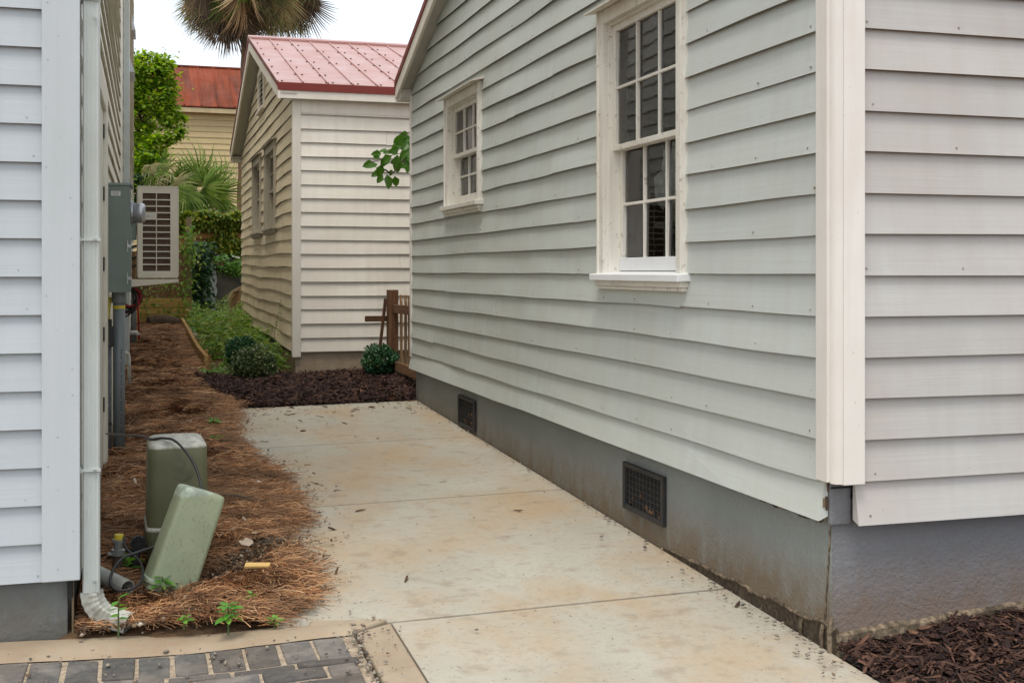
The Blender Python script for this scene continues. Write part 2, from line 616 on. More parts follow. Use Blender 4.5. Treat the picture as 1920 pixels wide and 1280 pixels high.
M['rubber'] = simple("black_cable_rubber", (.022, .022, .025), .45, var=.1)
M['vent'] = simple("black_iron_vent", (.022, .024, .028), .6, dirt=(.06, .04, .025), damt=.5, sc=30)
M['ladder'] = simple("black_ladder_metal", (.02, .02, .022), .5)
M['gravel'] = island_mat("gravel", [(.10, .09, .08), (.22, .19, .16), (.34, .29, .23), (.16, .10, .06)], .9)
M['litter'] = island_mat("litter", [(.10, .05, .025), (.05, .03, .02), (.22, .13, .07)], .9)


def pedestal_mat(name, col, top, speck=.35, facing=True):
    m, t, b = base_mat(name, .5, .4)
    f, raw = noise_fac(t, (5, 5, 5), 1, 5, .35, .7)
    c = mixc(t, f, col, tuple(k * .8 for k in col))
    f2, _ = noise_fac(t, (110, 110, 60), 1, 6, .55, .70, rough=.7)
    c = mixc(t, f2, c, (.16, .09, .045), speck)
    # bleached and lichen-crusted cap: a coat that lies on the upward faces of the lid
    tcn = N(t, "ShaderNodeTexCoord")
    s = N(t, "ShaderNodeSeparateXYZ")
    t.links.new(tcn.outputs["Generated"], s.inputs[0])
    mr = N(t, "ShaderNodeMapRange")
    mr.inputs["From Min"].default_value = .90
    mr.inputs["From Max"].default_value = .925
    _, e = noise_fac(t, (25, 25, 25), 1, 5)
    ad = N(t, "ShaderNodeMath"); ad.operation = 'MULTIPLY_ADD'
    ad.inputs[1].default_value = .03
    t.links.new(e, ad.inputs[0]); t.links.new(s.outputs["Z"], ad.inputs[2])
    sb = N(t, "ShaderNodeMath"); sb.operation = 'SUBTRACT'; sb.inputs[1].default_value = .015
    t.links.new(ad.outputs[0], sb.inputs[0])
    t.links.new(sb.outputs[0], mr.inputs["Value"])
    f3, _ = noise_fac(t, (30, 30, 30), 1, 5, .4, .6)
    cap = mixc(t, f3, top, tuple(k * .6 for k in top))
    c = mixc(t, mr.outputs[0], c, cap)
    t.links.new(c, b.inputs["Base Color"])
    bump(t, b, raw, .1, .01)
    _, fn = noise_fac(t, (70, 70, 70), 1, 4)
    bump(t, b, fn, .15, .003)
    return m


M['ped_old'] = pedestal_mat("mossy_green_plastic", (.125, .13, .070), (.50, .50, .44), .15)
M['ped_new'] = pedestal_mat("pale_green_plastic", (.30, .345, .225), (.42, .49, .40), .7)
M['brass'] = simple("dirty_brass", (.45, .36, .10), .5, dirt=(.12, .09, .05), damt=.5, sc=60)
M['rusty'] = simple("rusty_iron", (.09, .055, .035), .8, sc=50)

M['needle'] = island_mat("pine_needles", [(.07, .030, .014), (.27, .112, .042), (.43, .20, .08), (.62, .38, .20), (.11, .050, .024), (.28, .115, .045)], .75, patch=((.09, .05, .028), 4.2, .6))
M['mulch'] = island_mat("mulch_chips", [(.016, .008, .007), (.030, .014, .011), (.050, .023, .017), (.10, .05, .033), (.17, .085, .05)], .8, pos=[0, .3, .6, .9, 1])
M['mulch_far'] = M['mulch']
M['weed'] = island_mat("weed_leaves", [(.06, .14, .03), (.12, .23, .045), (.20, .32, .06), (.32, .38, .11), (.10, .15, .035)], .55, .35)
M['ivy'] = island_mat("ivy_leaves", [(.06, .12, .02), (.14, .22, .03), (.26, .31, .04), (.42, .38, .06)], .5, .3, patch=((.035, .08, .015), 2.2, .5))
M['seedling'] = island_mat("seedling_leaves", [(.08, .24, .03), (.13, .32, .05), (.20, .38, .07)], .5, .35)
M['tree_leaf'] = island_mat("tree_leaves", [(.04, .10, .014), (.13, .25, .024), (.24, .38, .04), (.42, .50, .08), (.10, .20, .022)], .5, .5)
M['box_dark'] = island_mat("boxwood_leaves_dark", [(.013, .06, .024), (.024, .10, .04), (.04, .14, .058), (.12, .20, .07)], .35, .15, .5)
M['box_olive'] = island_mat("boxwood_leaves_olive", [(.02, .05, .012), (.055, .095, .024), (.18, .21, .075), (.34, .36, .17)], .4, .15, .5, pos=[0, .5, .85, 1])
M['branch_leaf'] = island_mat("branch_leaves", [(.03, .09, .012), (.055, .14, .018), (.11, .20, .025)], .4, .3)
M['palm_green'] = island_mat("palm_frond_green", [(.05, .10, .02), (.10, .17, .03), (.16, .24, .045), (.22, .28, .08)], .65, .3, .15)
M['palm_pale'] = island_mat("palm_frond_yellowing", [(.10, .13, .045), (.20, .22, .09), (.30, .28, .13), (.34, .25, .12)], .6, .25)
M['palm_dead'] = island_mat("palm_frond_dead", [(.10, .06, .035), (.24, .15, .075), (.42, .28, .15), (.56, .42, .25)], .8, .15)
M['palm_dark'] = island_mat("palm_frond_withered", [(.05, .035, .024), (.09, .062, .04), (.15, .10, .06)], .9)
M['bark'] = wood("bark", (.11, .075, .05), (.045, .03, .02), 'z')
M['palm_bark'] = wood("palm_bark", (.32, .19, .12), (.14, .085, .05), 'x', bmp=.8)
M['twig'] = simple("twig", (.09, .06, .04), .8)
M['stem'] = simple("green_stem", (.07, .12, .03), .6)
M['fence_wood'] = wood("brown_fence_wood", (.22, .11, .055), (.075, .038, .022), 'z')
M['fence_rail'] = wood("brown_rail_wood", (.25, .14, .075), (.11, .06, .035), 'y')
M['picket'] = wood("weathered_picket_wood", (.42, .27, .15), (.18, .11, .06), 'z')
M['cedar_z'] = wood("golden_fence_boards", (.44, .25, .085), (.19, .10, .035), 'z')
M['plank_x'] = wood("yellow_pine_planks", (.80, .54, .19), (.46, .28, .09), 'x')
M['plank_y'] = wood("edging_pine", (.55, .34, .13), (.22, .125, .05), 'y')
M['chip_wood'] = wood("clean_wood_offcut", (.62, .42, .17), (.48, .31, .11), 'x', bmp=.1)
M['grey_post'] = wood("grey_post_wood", (.25, .19, .12), (.13, .10, .06), 'z')
M['retain'] = simple("stained_retaining_concrete", (.085, .08, .055), .9, sc=5, dirt=(.04, .04, .03), damt=.7)
M['whitewash'] = simple("white_paint_spill", (.48, .52, .50), .8, sc=12, dirt=(.16, .18, .15), damt=.8)


def glass_mat():
    m = bpy.data.materials.new("old_window_glass")
    m.use_nodes = True
    t = m.node_tree
    t.nodes.clear()
    o = N(t, "ShaderNodeOutputMaterial")
    tr = N(t, "ShaderNodeBsdfTransparent")
    tr.inputs[0].default_value = (.86, .89, .88, 1)
    gl = N(t, "ShaderNodeBsdfGlossy")
    gl.inputs["Roughness"].default_value = .015
    fr = N(t, "ShaderNodeFresnel")
    fr.inputs["IOR"].default_value = 1.52
    mu = N(t, "ShaderNodeMath"); mu.operation = 'MULTIPLY'; mu.inputs[1].default_value = 1.15; mu.use_clamp = True
    ms = N(t, "ShaderNodeMixShader")
    t.links.new(fr.outputs[0], mu.inputs[0])
    t.links.new(mu.outputs[0], ms.inputs[0])
    t.links.new(tr.outputs[0], ms.inputs[1])
    t.links.new(gl.outputs[0], ms.inputs[2])
    _, raw = noise_fac(t, (5, 5, 5), 1, 2)
    bp = N(t, "ShaderNodeBump")
    bp.inputs["Strength"].default_value = .035
    bp.inputs["Distance"].default_value = .01
    t.links.new(raw, bp.inputs["Height"])
    t.links.new(bp.outputs[0], gl.inputs["Normal"])
    t.links.new(ms.outputs[0], o.inputs["Surface"])
    return m


M['glass'] = glass_mat()


# ------------------------------------------------------------------ the ground
def ground_grid(name, xs, ys, fn, mat, kind='structure'):
    V = [(x, y, fn(x, y)) for y in ys for x in xs]
    n = len(xs)
    F = [(j * n + i, j * n + i + 1, (j + 1) * n + i + 1, (j + 1) * n + i) for j in range(len(ys) - 1) for i in range(n - 1)]
    o = np_mesh(name, np.array(V), np.array(F), mat, None, kind, True)
    return o


def gfun(x, y):
    z = G(x, y)
    if x < edge_x(y) and 4.85 < y < 23 and x > -.35:
        z = max(z, GS(x, y) - .012)
    elif -1 < x < 4 and 3 < y < 24:
        z += .006 * mnoise.noise(Vector((x * 5, y * 5, 0))) - .012
    return z - .035


xs = [-900, -200, -60, -20, -8, -4, -2] + [-1 + .1 * i for i in range(56)] + [5, 6, 9, 20, 60, 200, 900]
ys = [-900, -200, -60, -20, -8, -3, 0] + [1 + .15 * i for i in range(160)] + [26, 28, 32, 45, 80, 200, 900]
ground_grid("ground", xs, ys, gfun, M['soil'])

# driveway slabs
drive = bpy.data.objects.new("driveway", None)
C.objects.link(drive)
drive.location = (1.6, 7, G(1.6, 7))
drive['kind'] = 'structure'


def slab(x0, x1, y0, y1, mat, name, parent, up=.0, th=.12, n=6, bevel=.004):
    mb = MB()
    top = []
    nx, ny = n, n
    for j in range(ny + 1):
        for i in range(nx + 1):
            x = x0 + (x1 - x0) * i / nx
            y = y0 + (y1 - y0) * j / ny
            top.append((x, y, G(x, y) + up))
    mb.v += top
    for j in range(ny):
        for i in range(nx):
            a = j * (nx + 1) + i
            mb.f.append((a, a + 1, a + nx + 2, a + nx + 1))
    # skirt
    per = [i for i in range(nx + 1)] + [(j + 1) * (nx + 1) - 1 for j in range(1, ny + 1)] + [ny * (nx + 1) + i for i in range(nx - 1, -1, -1)] + [j * (nx + 1) for j in range(ny - 1, 0, -1)]
    b = len(mb.v)
    for k in per:
        p = mb.v[k]
        mb.v.append((p[0], p[1], p[2] - th))
    for q in range(len(per)):
        q2 = (q + 1) % len(per)
        mb.f.append((per[q], b + q, b + q2, per[q2]))
    return mb.build(name, mat, parent, False, bevel)


JY = [1.2, 4.682, 6.80, 8.80, 10.88]
for i in range(4):
    x0 = .928 if i == 0 else .50
    g0 = .012
    slab(x0, 2.398, JY[i] + g0, JY[i + 1] - g0, M['concrete'], "slab", drive)
slab(.50, 2.39, 4.60, 10.86, M['dark_gap'], "joint_bed", drive, up=-.03, th=.05, n=3, bevel=0)

# brick street edge
pave = bpy.data.objects.new("brick_pavement", None)
C.objects.link(pave)
pave.location = (0, 4.3, -1.45)
pave['kind'] = 'structure'
SL = -.175


def rowy(x, d): return 4.572 + SL * (x - .733) * (1 if x > -2 else 1) - d


def quad_slab(pts, name, mat, parent, up, th=.06, bevel=.006):
    mb = MB()
    top = [(x, y, G(x, y) + up + dz) for x, y, dz in pts]
    bot = [(x, y, z - th) for x, y, z in top]
    mb.hexa(bot + top)
    return mb.build(name, mat, parent, False, bevel)


def brick(x0, x1, d0, d1):
    j = lambda: random.uniform(-.003, .003)
    t = random.uniform(-.003, .003)
    quad_slab([(x0 + j(), rowy(x0, d1) + j(), t + j()), (x1 + j(), rowy(x1, d1) + j(), t + j()), (x1 + j(), rowy(x1, d0) + j(), j() + t), (x0 + j(), rowy(x0, d0) + j(), t + j())],
              "brick", M['brick'], pave, .006)


x = .718
while x > -1.6:
    wd = random.uniform(.108, .116)
    brick(x - wd, x, .0, .218)
    x -= wd + random.uniform(.013, .018)
d = .232
for r in range(6):
    h = .045 if r == 0 else random.uniform(.098, .106)
    x = .722 + random.uniform(-.01, .015)
    first = True
    while x > -1.6:
        L = .212
        if first and r % 2: L = .105
        first = False
        brick(x - L, x, d, d + h)
        x -= L + random.uniform(.010, .014)
    d += h + random.uniform(.009, .013)
# sandy joints under the bricks
mb = MB()
for i in range(12):
    xa = -1.7 + i * .205
    xb = xa + .205
    for (da, db) in ((-.02, .4), (.4, 1.1)):
        mb.add([(xa, rowy(xa, db), G(xa, rowy(xa, db)) - .002), (xb, rowy(xb, db), G(xb, rowy(xb, db)) - .002), (xb, rowy(xb, da), G(xb, rowy(xb, da)) - .002), (xa, rowy(xa, da), G(xa, rowy(xa, da)) - .002)], [(0, 1, 2, 3)])
mb.build("joint_sand", M['sand'], pave)
# mortar band between the bricks and the straw
mb = MB()
n = 40
rows = []
for i in range(n + 1):
    x = -1.7 + (.755 + 1.7) * i / n
    y0 = rowy(x, -.008) + .006 * mnoise.noise(Vector((x * 9, 0, 0)))
    y1 = max(rowy(x, -.12), 4.70) + .02 * mnoise.noise(Vector((x * 5, 4, 0))) + (.10 if x < -.0 else .10 * (1 - max(0, x) / .75))
    y1 = y1 + .05
    rows.append([(x, y0, G(x, y0) + .004), (x, y0 + .02, G(x, y0) + .018), (x, (y0 + y1) / 2, G(x, (y0 + y1) / 2) + .022), (x, y1, G(x, y1) - .0)])
for r in rows: mb.v += r
for i in range(n):
    for k in range(3):
        a = i * 4 + k
        mb.f.append((a, a + 4, a + 5, a + 1))
mb.build("mortar_band", M['kerb'], pave, True)
quad_slab([(.79, 1.2, 0), (.918, 1.2, 0), (.922, 4.665, 0), (.775, 4.60, 0)], "kerb_strip", M['kerb'], pave, .005, .1, .01)
quad_slab([(.60, 4.66, 0), (.765, 4.60, 0), (.915, 4.69, 0), (.62, 4.80, 0)], "mortar_patch", M['kerb'], pave, .014, .08, .01)


# ------------------------------------------------------------------ wall building kit
class Frame:
    """t along the wall, o outwards, z up"""
    def __init__(s, org, d, nrm):
        s.o = Vector((org[0], org[1], 0)); s.d = Vector((d[0], d[1], 0)); s.n = Vector((nrm[0], nrm[1], 0))

    def __call__(s, t, o, z):
        p = s.o + s.d * t + s.n * o
        return (p.x, p.y, z)

    def box(s, mb, t0, t1, o0, o1, z0, z1):
        q = [s(t0, o0, z0), s(t1, o0, z0), s(t1, o1, z0), s(t0, o1, z0), s(t0, o0, z1), s(t1, o0, z1), s(t1, o1, z1), s(t0, o1, z1)]
        return mb.hexa(q)


def board(parent, fr, tb0, tb1, tt0, tt1, z0, z1, mat, ob=.024, ot=.006, seg=6, jit=.0015, warp=None, name="siding_board"):
    mb = MB()
    zj = random.uniform(-jit, jit)
    oj = random.uniform(-.0015, .0015)
    rings = []
    sd = random.random() * 99
    for i in range(seg + 1):
        k = i / seg
        tb = tb0 + (tb1 - tb0) * k
        tt = tt0 + (tt1 - tt0) * k
        wv = jit * 1.2 * mnoise.noise(Vector((tb * 1.2, sd, 0))) * 2
        wb = warp(tb, z0) if warp else 0
        wt = warp(tt, z1) if warp else 0
        wo = .004 * mnoise.noise(Vector((tb * .9, sd, 5))) * (jit / .0015)
        rings.append([fr(tb, 0, z0 + .016 + wb + zj + wv), fr(tb, ob + oj + wo, z0 + wb + zj + wv), fr(tt, ot, z1 + wt), fr(tt, 0, z1 + wt)])
    mb.rings(rings)
    o = mb.build(name, mat, parent)
    o.data.materials.append(M['butt_edge'] if not mat.name.startswith(('pale', 'weathered_siding')) else mat)
    for i in range(0, seg * 4, 4): o.data.polygons[i].material_index = 1
    return o


def siding(parent, fr, t0, t1, z0, z1, e, mat, holes=(), top=None, seg=6, jit=.0015, warp=None, joints=0, ob=.028, min_len=.02):
    """courses of lap siding from z0 to z1; holes (ta,tb,za,zb); top(z) -> (lo,hi) clips to the gable"""
    z = z0
    ob0 = ob
    while z < z1 - .01:
        zt = min(z + e, z1)
        hs = [h for h in holes if h[2] < zt - .004 and h[3] > z + .004]
        pieces = []
        segs = [(t0, t1)]
        for h in hs:
            ns = []
            for (p, q) in segs:
                if h[0] > p: ns.append((p, min(q, h[0])))
                if h[1] < q: ns.append((max(p, h[1]), q))
            segs = [g for g in ns if g[1] - g[0] > min_len]
            if h[2] > z + .004: pieces.append((h[0], h[1], z, h[2]))
            if h[3] < zt - .004: pieces.append((h[0], h[1], h[3], zt))
        jts = [random.uniform(t0 + .8, t1 - .8) for _ in range(joints if random.random() < .7 else 0)] if t1 - t0 > 2.5 else []
        for (p, q) in segs:
            cc = sorted([p, q] + [j for j in jts if p + .3 < j < q - .3])
            for u0, u1 in zip(cc, cc[1:]):
                pieces.append((u0 + (.0012 if u0 != p else 0), u1 - (.0012 if u1 != q else 0), z, zt))
        for (p, q, a, b) in pieces:
            if top:
                lo0, hi0 = top(a); lo1, hi1 = top(b)
                pb, qb, pt, qt = max(p, lo0), min(q, hi0), max(p, lo1), min(q, hi1)
                if qb - pb < .03: continue
                if qt <= pt: pt = qt = (pt + qt) / 2
            else:
                pb, qb, pt, qt = p, q, p, q
            fa = (a - z) / e
            fb = (b - z) / e
            board(parent, fr, pb, qb, pt, qt, a, b + (.020 if b == zt and zt < z1 else 0), mat, ob0 - (ob0 - .006) * fa, ob0 - (ob0 - .006) * fb, seg, jit, warp)
        z += e


def sheath(parent, fr, t0, t1, z0, z1, holes=(), mat=None, th=.02, peak=None):
    """backing behind the boards"""
    mb = MB()
    ts = sorted({t0, t1} | {h[0] for h in holes} | {h[1] for h in holes})
    zs = sorted({z0, z1} | {h[2] for h in holes} | {h[3] for h in holes})
    for a, b in zip(ts, ts[1:]):
        for c, d2 in zip(zs, zs[1:]):
            mt, mz = (a + b) / 2, (c + d2) / 2
            if any(h[0] < mt < h[1] and h[2] < mz < h[3] for h in holes): continue
            if mz > z1: continue
            fr.box(mb, a, b, -th, -.001, c, d2)
    if peak:
        tp, zp = peak
        mb.add([fr(t0, -.001, z1), fr(t1, -.001, z1), fr(tp, -.001, zp), fr(t0, -th, z1), fr(t1, -th, z1), fr(tp, -th, zp)], [(0, 1, 2), (3, 5, 4), (0, 2, 5, 3), (1, 4, 5, 2), (0, 3, 4, 1)])
    return mb.build("wall_sheathing", mat or M['dark_gap'], parent)


M['butt_edge'] = simple('shaded_bare_edge', (.16, .125, .09), .9, dirt=(.07, .05, .035), damt=.6, sc=12)  # bare wood undersides, browned dark to paint in the shadow under each lap


def window(parent, fr, t0, t1, z0, z1, cas=.074, mt=None, mfresh=None, cols=3, rows=2, hood=.05, left_first=True, room=1.2, blind=False, label=None, deep=.05, mhood=None):
    """double hung window. t0..t1, z0..z1 outer limits of casing (sill bottom to head top)"""
    mt = mt or M['trim']; mf = mfresh or mt
    sill_h = .045
    zi0 = z0 + sill_h
    zi1 = z1 - cas
    a, b = t0 + cas, t1 - cas
    mb = MB()
    # casing
    fr.box(mb, t0, a, -.02, .042, zi0, z1)
    fr.box(mb, b, t1, -.02, .042, zi0, z1)
    fr.box(mb, a, b, -.02, .0405, zi1, z1)
    # back band around the casing
    fr.box(mb, t0 - .002, t0 + .018, .0, .052, zi0, z1 + .001)
    fr.box(mb, t1 - .018, t1 + .002, .0, .052, zi0, z1 + .001)
    fr.box(mb, a, a + .010, -.1, .012, zi0, zi1)      # stops
    fr.box(mb, b - .010, b, -.1, .012, zi0, zi1)
    fr.box(mb, a + .010, b - .010, -.1, .012, zi1 - .010, zi1)
    win = mb.build("window", mt, parent, False, .003)
    if label: win['label'] = label
    # sill
    mb = MB()
    q = [fr(t0 - .03, -.1, zi0 - .028), fr(t1 + .03, -.1, zi0 - .028), fr(t1 + .03, .082, zi0 - .034), fr(t0 - .03, .082, zi0 - .034),
         fr(t0 - .03, -.1, zi0 + .018), fr(t1 + .03, -.1, zi0 + .018), fr(t1 + .03, .082, zi0 + .001), fr(t0 - .03, .082, zi0 + .001)]
    mb.hexa(q)
    mb.build("sill", mf, win, False, .004)
    mb = MB()
    fr.box(mb, t0 - .01, t1 + .01, .0, .058, z0 - .015, zi0 - .0345)
    fr.box(mb, t0 + .0, t1 - .0, .0, .046, z0 - .033, z0 - .0155)
    mb.build("apron", mt, win, False, .003)
    # hood / drip cap
    if hood:
        mb = MB()
        q = [fr(t0 - .05, .0, z1 + .01), fr(t1 + .05, .0, z1 + .01), fr(t1 + .05, hood + .05, z1 - .012), fr(t0 - .05, hood + .05, z1 - .012),
             fr(t0 - .05, .0, z1 + .035), fr(t1 + .05, .0, z1 + .035), fr(t1 + .05, hood + .05, z1 - .004), fr(t0 - .05, hood + .05, z1 - .004)]
        mb.hexa(q)
        mb.build("drip_cap", mhood or mt, win, False, .001)
    zm = (zi0 + zi1) / 2
    ai, bi = a + .010, b - .010
    for nm, oz, za, zb, bot, topr in (("upper_sash", -.012, zm - .012, zi1 - .010, .03, .036), ("lower_sash", -.052, zi0 + .018, zm + .018, .068, .03)):
        th = .034
        mb = MB()
        st = .034
        fr.box(mb, ai, ai + st, oz - th, oz, za, zb)
        fr.box(mb, bi - st, bi, oz - th, oz, za, zb)
        fr.box(mb, ai + st, bi - st, oz - th + .001, oz - .001, za, za + bot)
        fr.box(mb, ai + st, bi - st, oz - th + .001, oz - .001, zb - topr, zb)
        sh = mb.build(nm, mt, win, False, .0025)
        if nm == "lower_sash" and mfresh:
            mb = MB(); fr.box(mb, ai + .002, bi - .002, oz - .01, oz + .003, za, za + bot + .002)
            mb.build("bottom_rail", mf, win, False, .002)
        # muntins belong to the window as parts of the sash group
        g0, g1, h0, h1 = ai + st, bi - st, za + bot, zb - topr
        mb = MB()
        mw = .0075
        for i in range(1, cols):
            tt = g0 + (g1 - g0) * i / cols
            fr.box(mb, tt - mw, tt + mw, oz - th * .8, oz - .004, h0, h1)
        for i in range(1, rows):
            zz = h0 + (h1 - h0) * i / rows
            fr.box(mb, g0, g1, oz - th * .78, oz - .0055, zz - mw, zz + mw)
        mb.build("muntin_grid", mt, win, False, .002)
        for i in range(cols):
            for k in range(rows):
                p0 = g0 + (g1 - g0) * i / cols + mw * .8
                p1 = g0 + (g1 - g0) * (i + 1) / cols - mw * .8
                q0 = h0 + (h1 - h0) * k / rows + mw * .8
                q1 = h0 + (h1 - h0) * (k + 1) / rows - mw * .8
                oo = oz - th * .55
                dt = random.uniform(-.0035, .0035)
                dz = random.uniform(-.0025, .0025)
                mb = MB()
                mb.add([fr(p0, oo - dt - dz, q0), fr(p1, oo + dt - dz, q0), fr(p1, oo + dt + dz, q1), fr(p0, oo - dt + dz, q1)], [(3, 2, 1, 0)])
                mb.build("pane", M['glass'], win)
    # the dim room behind
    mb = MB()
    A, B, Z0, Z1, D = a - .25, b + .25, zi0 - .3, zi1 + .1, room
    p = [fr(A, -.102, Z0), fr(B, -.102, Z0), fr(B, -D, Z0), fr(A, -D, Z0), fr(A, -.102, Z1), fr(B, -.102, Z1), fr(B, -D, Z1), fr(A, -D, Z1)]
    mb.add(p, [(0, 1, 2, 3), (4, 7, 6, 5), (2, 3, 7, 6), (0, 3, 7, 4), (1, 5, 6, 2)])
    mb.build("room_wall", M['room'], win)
    return win, (a, b, zi0, zi1)


# ------------------------------------------------------------------ the grey house on the right
XW = 2.383
ZB = -.915
grey = thing("clapboard_house", "grey green lap sided house on a blue grey stucco base, right of the driveway", "house", (4.5, 7.4, -1.35))
FS = Frame((XW, 3.80), (0, 1), (-1, 0))       # side wall, t = y - 3.80, faces -x
FF = Frame((XW, 3.815), (1, 0), (0, -1))      # front wall, faces -y
YB0, YB1 = 3.80, 10.98
EZ, SLP = 1.69, .385
RY = (YB0 + YB1) / 2
W1 = (5.0 - 3.8, 6.07 - 3.8, -.062, 1.40)
W2 = (8.50 - 3.8, 9.565 - 3.8, .478, 1.405)
hole = lambda w, c=.074: (w[0] + c - .02, w[1] - c + .02, w[2] + .03, w[3] - c + .02)
LW = YB1 - YB0


def gtop(z):
    if z <= EZ: return (-1, 99)
    dd = (z - EZ) / SLP
    return (dd, LW - dd)


e = .15
zs0 = ZB
holes = [hole(W1), hole(W2)]
# bottom course sticks out past the corner boards, the others start behind them
board(grey, FS, .045, LW + .03, .045, LW + .03, zs0, zs0 + e + .018, M['grey_side'], .038, .008, 10, .004)
siding(grey, FS, .075, LW - .0, zs0 + e, 3.08, e, M['grey_side'], holes, gtop, seg=9, jit=.0038, joints=2)
sheath(grey, FS, 0.01, LW, ZB + .155, EZ, holes, peak=(LW / 2, EZ + SLP * LW / 2 - .02))
board(grey, FF, .085, 6.3, .085, 6.3, zs0 - .01, zs0 + e + .018, M['grey_front'], .038, .008, 10, .003)
siding(grey, FF, .095, 6.3, zs0 + e, 1.62, e, M['grey_front'], (), None, seg=8, jit=.0028)
sheath(grey, FF, 0.02, 6.3, ZB + .155, EZ - .04)
mb = MB()
for c_ in range(1, 24):
    z = ZB + c_ * e + .022
    for k in range(17):
        t = .12 + k * .42 + random.uniform(-.03, .03)
        if t > LW - .05 or random.random() < .35 or z > EZ: continue
        if any(h[0] - .12 < t < h[1] + .12 and h[2] - .1 < z < h[3] + .1 for h in holes): continue
        FS.box(mb, t - .0035, t + .0035, .012, .0275 if random.random() < .7 else .0262, z - .0035, z + .0035)
mb.build("nail_heads", M['nail'], grey, kind='stuff')
mb = MB()
for c_ in range(0, 17):
    z = ZB + c_ * e + .024
    for k in range(16):
        t = .14 + k * .40 + random.uniform(-.03, .03)
        if random.random() < .4: continue
        FF.box(mb, t - .0035, t + .0035, .012, .0275 + (.0085 if c_ == 0 else 0), z - .0035, z + .0035)
mb.build("nail_heads", M['nail'], grey, kind='stuff')
# other two walls (plain)
mb = MB(); mb.box(XW + .02, 8.68, YB1 - .03, YB1 - .002, ZB, EZ - .03).box(8.66, 8.69, YB0 + .03, YB1 - .03, ZB, EZ - .03)
mb.build("rear_wall", M['grey_front'], grey)
# corner boards: two boards and a quarter round in the angle
mb = MB(); mb.box(2.350, 2.378, 3.797, 3.876, -.765, 1.63)
o = mb.build("corner_board", M['trim'], grey, False, .003)
mb = MB(); mb.box(2.398, 2.486, 3.762, 3.79, -.772, 1.63)
mb.build("corner_board", M['trim'], grey, False, .003)
mb = MB()
prof = [(2.3965, 3.7645 + .002)] + [(2.3965 - .034 * math.cos(a) * 1.0 + 0.0, 3.7965 - .032 * math.sin(a)) for a in [R(90 - 15 * i) for i in range(7)]] + [(2.3965, 3.797)]
mb.rings([[(x, y, -.768) for x, y in prof], [(x, y, 1.63) for x, y in prof]])
mb.build("corner_bead", M['trim'], grey)
mb = MB(); mb.box(2.354, 2.3815, 10.94, 11.0, -.80, 1.66)
mb.build("corner_board", M['trim'], grey, False, .003)
# foundation
XF = 2.405
mb = MB()
n = 24
for i in range(n):
    ya, yb = 3.85 + (10.95 - 3.85) * i / n, 3.85 + (10.95 - 3.85) * (i + 1) / n
    f = lambda y: .004 * mnoise.noise(Vector((y * 1.3, 2, 0)))
    mb.add([(XF + f(ya), ya, -1.6), (XF + f(yb), yb, -1.6), (XF + f(yb), yb, -.84), (XF + f(ya), ya, -.84)], [(0, 3, 2, 1)])
mb.box(XF + .012, XF + .2, 3.86, 10.95, -1.6, -.845)
mb.build("foundation_wall", M['found_grey'], grey)
mb = MB()
n = 20
for i in range(n):
    xa, xb = XF + .0 + 6.2 * i / n, XF + .0 + 6.2 * (i + 1) / n
    mb.add([(xa, 3.85, -1.6), (xb, 3.85, -1.6), (xb, 3.852, -.84), (xa, 3.852, -.84)], [(0, 1, 2, 3)])
mb.box(XF + .001, XF + 6.2, 3.858, 4.0, -1.6, -.845)
mb.build("foundation_wall", M['found_front'], grey)
# corner pier that shows between the two bottom boards
mb = MB(); mb.box(2.386, 2.475, 3.832, 3.90, -.93, -.64)
mb.build("corner_pier", M['found_front'], grey, False, .008)
mb = MB(); mb.box(2.388, 2.48, 3.829, 3.846, -.795, -.788)
mb.build("mortar_crack", M['dark_gap'], grey)
for i in range(7):
    mb = MB()
    zz_ = random.uniform(-.90, -.76)
    mb.obox((2.372 + random.uniform(-.006, .014), 3.846 + random.uniform(-.004, .006), zz_), (1, 0, 0), (0, 1, 0), (random.uniform(-.15, .15), 0, 1), .004, .004, random.uniform(.015, .045))
    mb.build("splinter", M['rusty'] if i % 2 else M['grey_post'], grey)
mb = MB()
cr = [(XF - .0025 + .0005, 3.88 + .02 * k + .015 * math.sin(k * 2.1), -.93 - .028 * k) for k in range(0, 15)]
mb.tube([(2.4015, p[1] * .15 + 3.852 * .85 - .0, p[2]) for p in cr], [.0015 + .003 * abs(math.sin(k * 1.7)) for k in range(15)], 5)
mb.build("mortar_ridge", M['footing'], grey)
# broken footing at the base: dark crumbled gap under a torn mortar lip
mb = MB()
rg, lip, lr = [], [], []
n = 150
for i in range(n + 1):
    y = 3.84 + 1.55 * i / n
    k = 1 - i / n
    h = (.080 * k ** .8 + .002) * (1 + .35 * mnoise.noise(Vector((y * 6, 9, 0))) + .12 * mnoise.noise(Vector((y * 25, 0, 0))))
    zt_ = G(XF, y) + h
    pr = .004 + .0015 * mnoise.noise(Vector((y * 30, 3, 0)))
    rg.append([(XF + .02, y, -1.6), (XF - pr, y, -1.6), (XF - pr, y, zt_), (XF + .02, y, zt_)])
    lip.append((XF - .003, y, zt_ + .002))
    lr.append(max(.0015, (.0075 + .006 * mnoise.noise(Vector((y * 18, 7, 0)))) * min(1, k * 4)))
mb.rings(rg)
mb.build("footing", M['footing_dark'], grey)
mb = MB(); mb.tube(lip, lr, 6)
mb.build("mortar_lip", M['footing'], grey)
mb = MB()
for (y, r, h) in ((3.845, .010, .13), (3.90, .008, .09), (4.05, .008, .07)):
    mb = MB()
    mb.tube([(XF - .012, y, -1.45), (XF - .014, y + .002, -1.40 + h * .5), (XF - .008, y, -1.40 + h)], r, 6)
    mb.build("mortar_drip", M['footing'], grey)
mb = MB()
rg = []
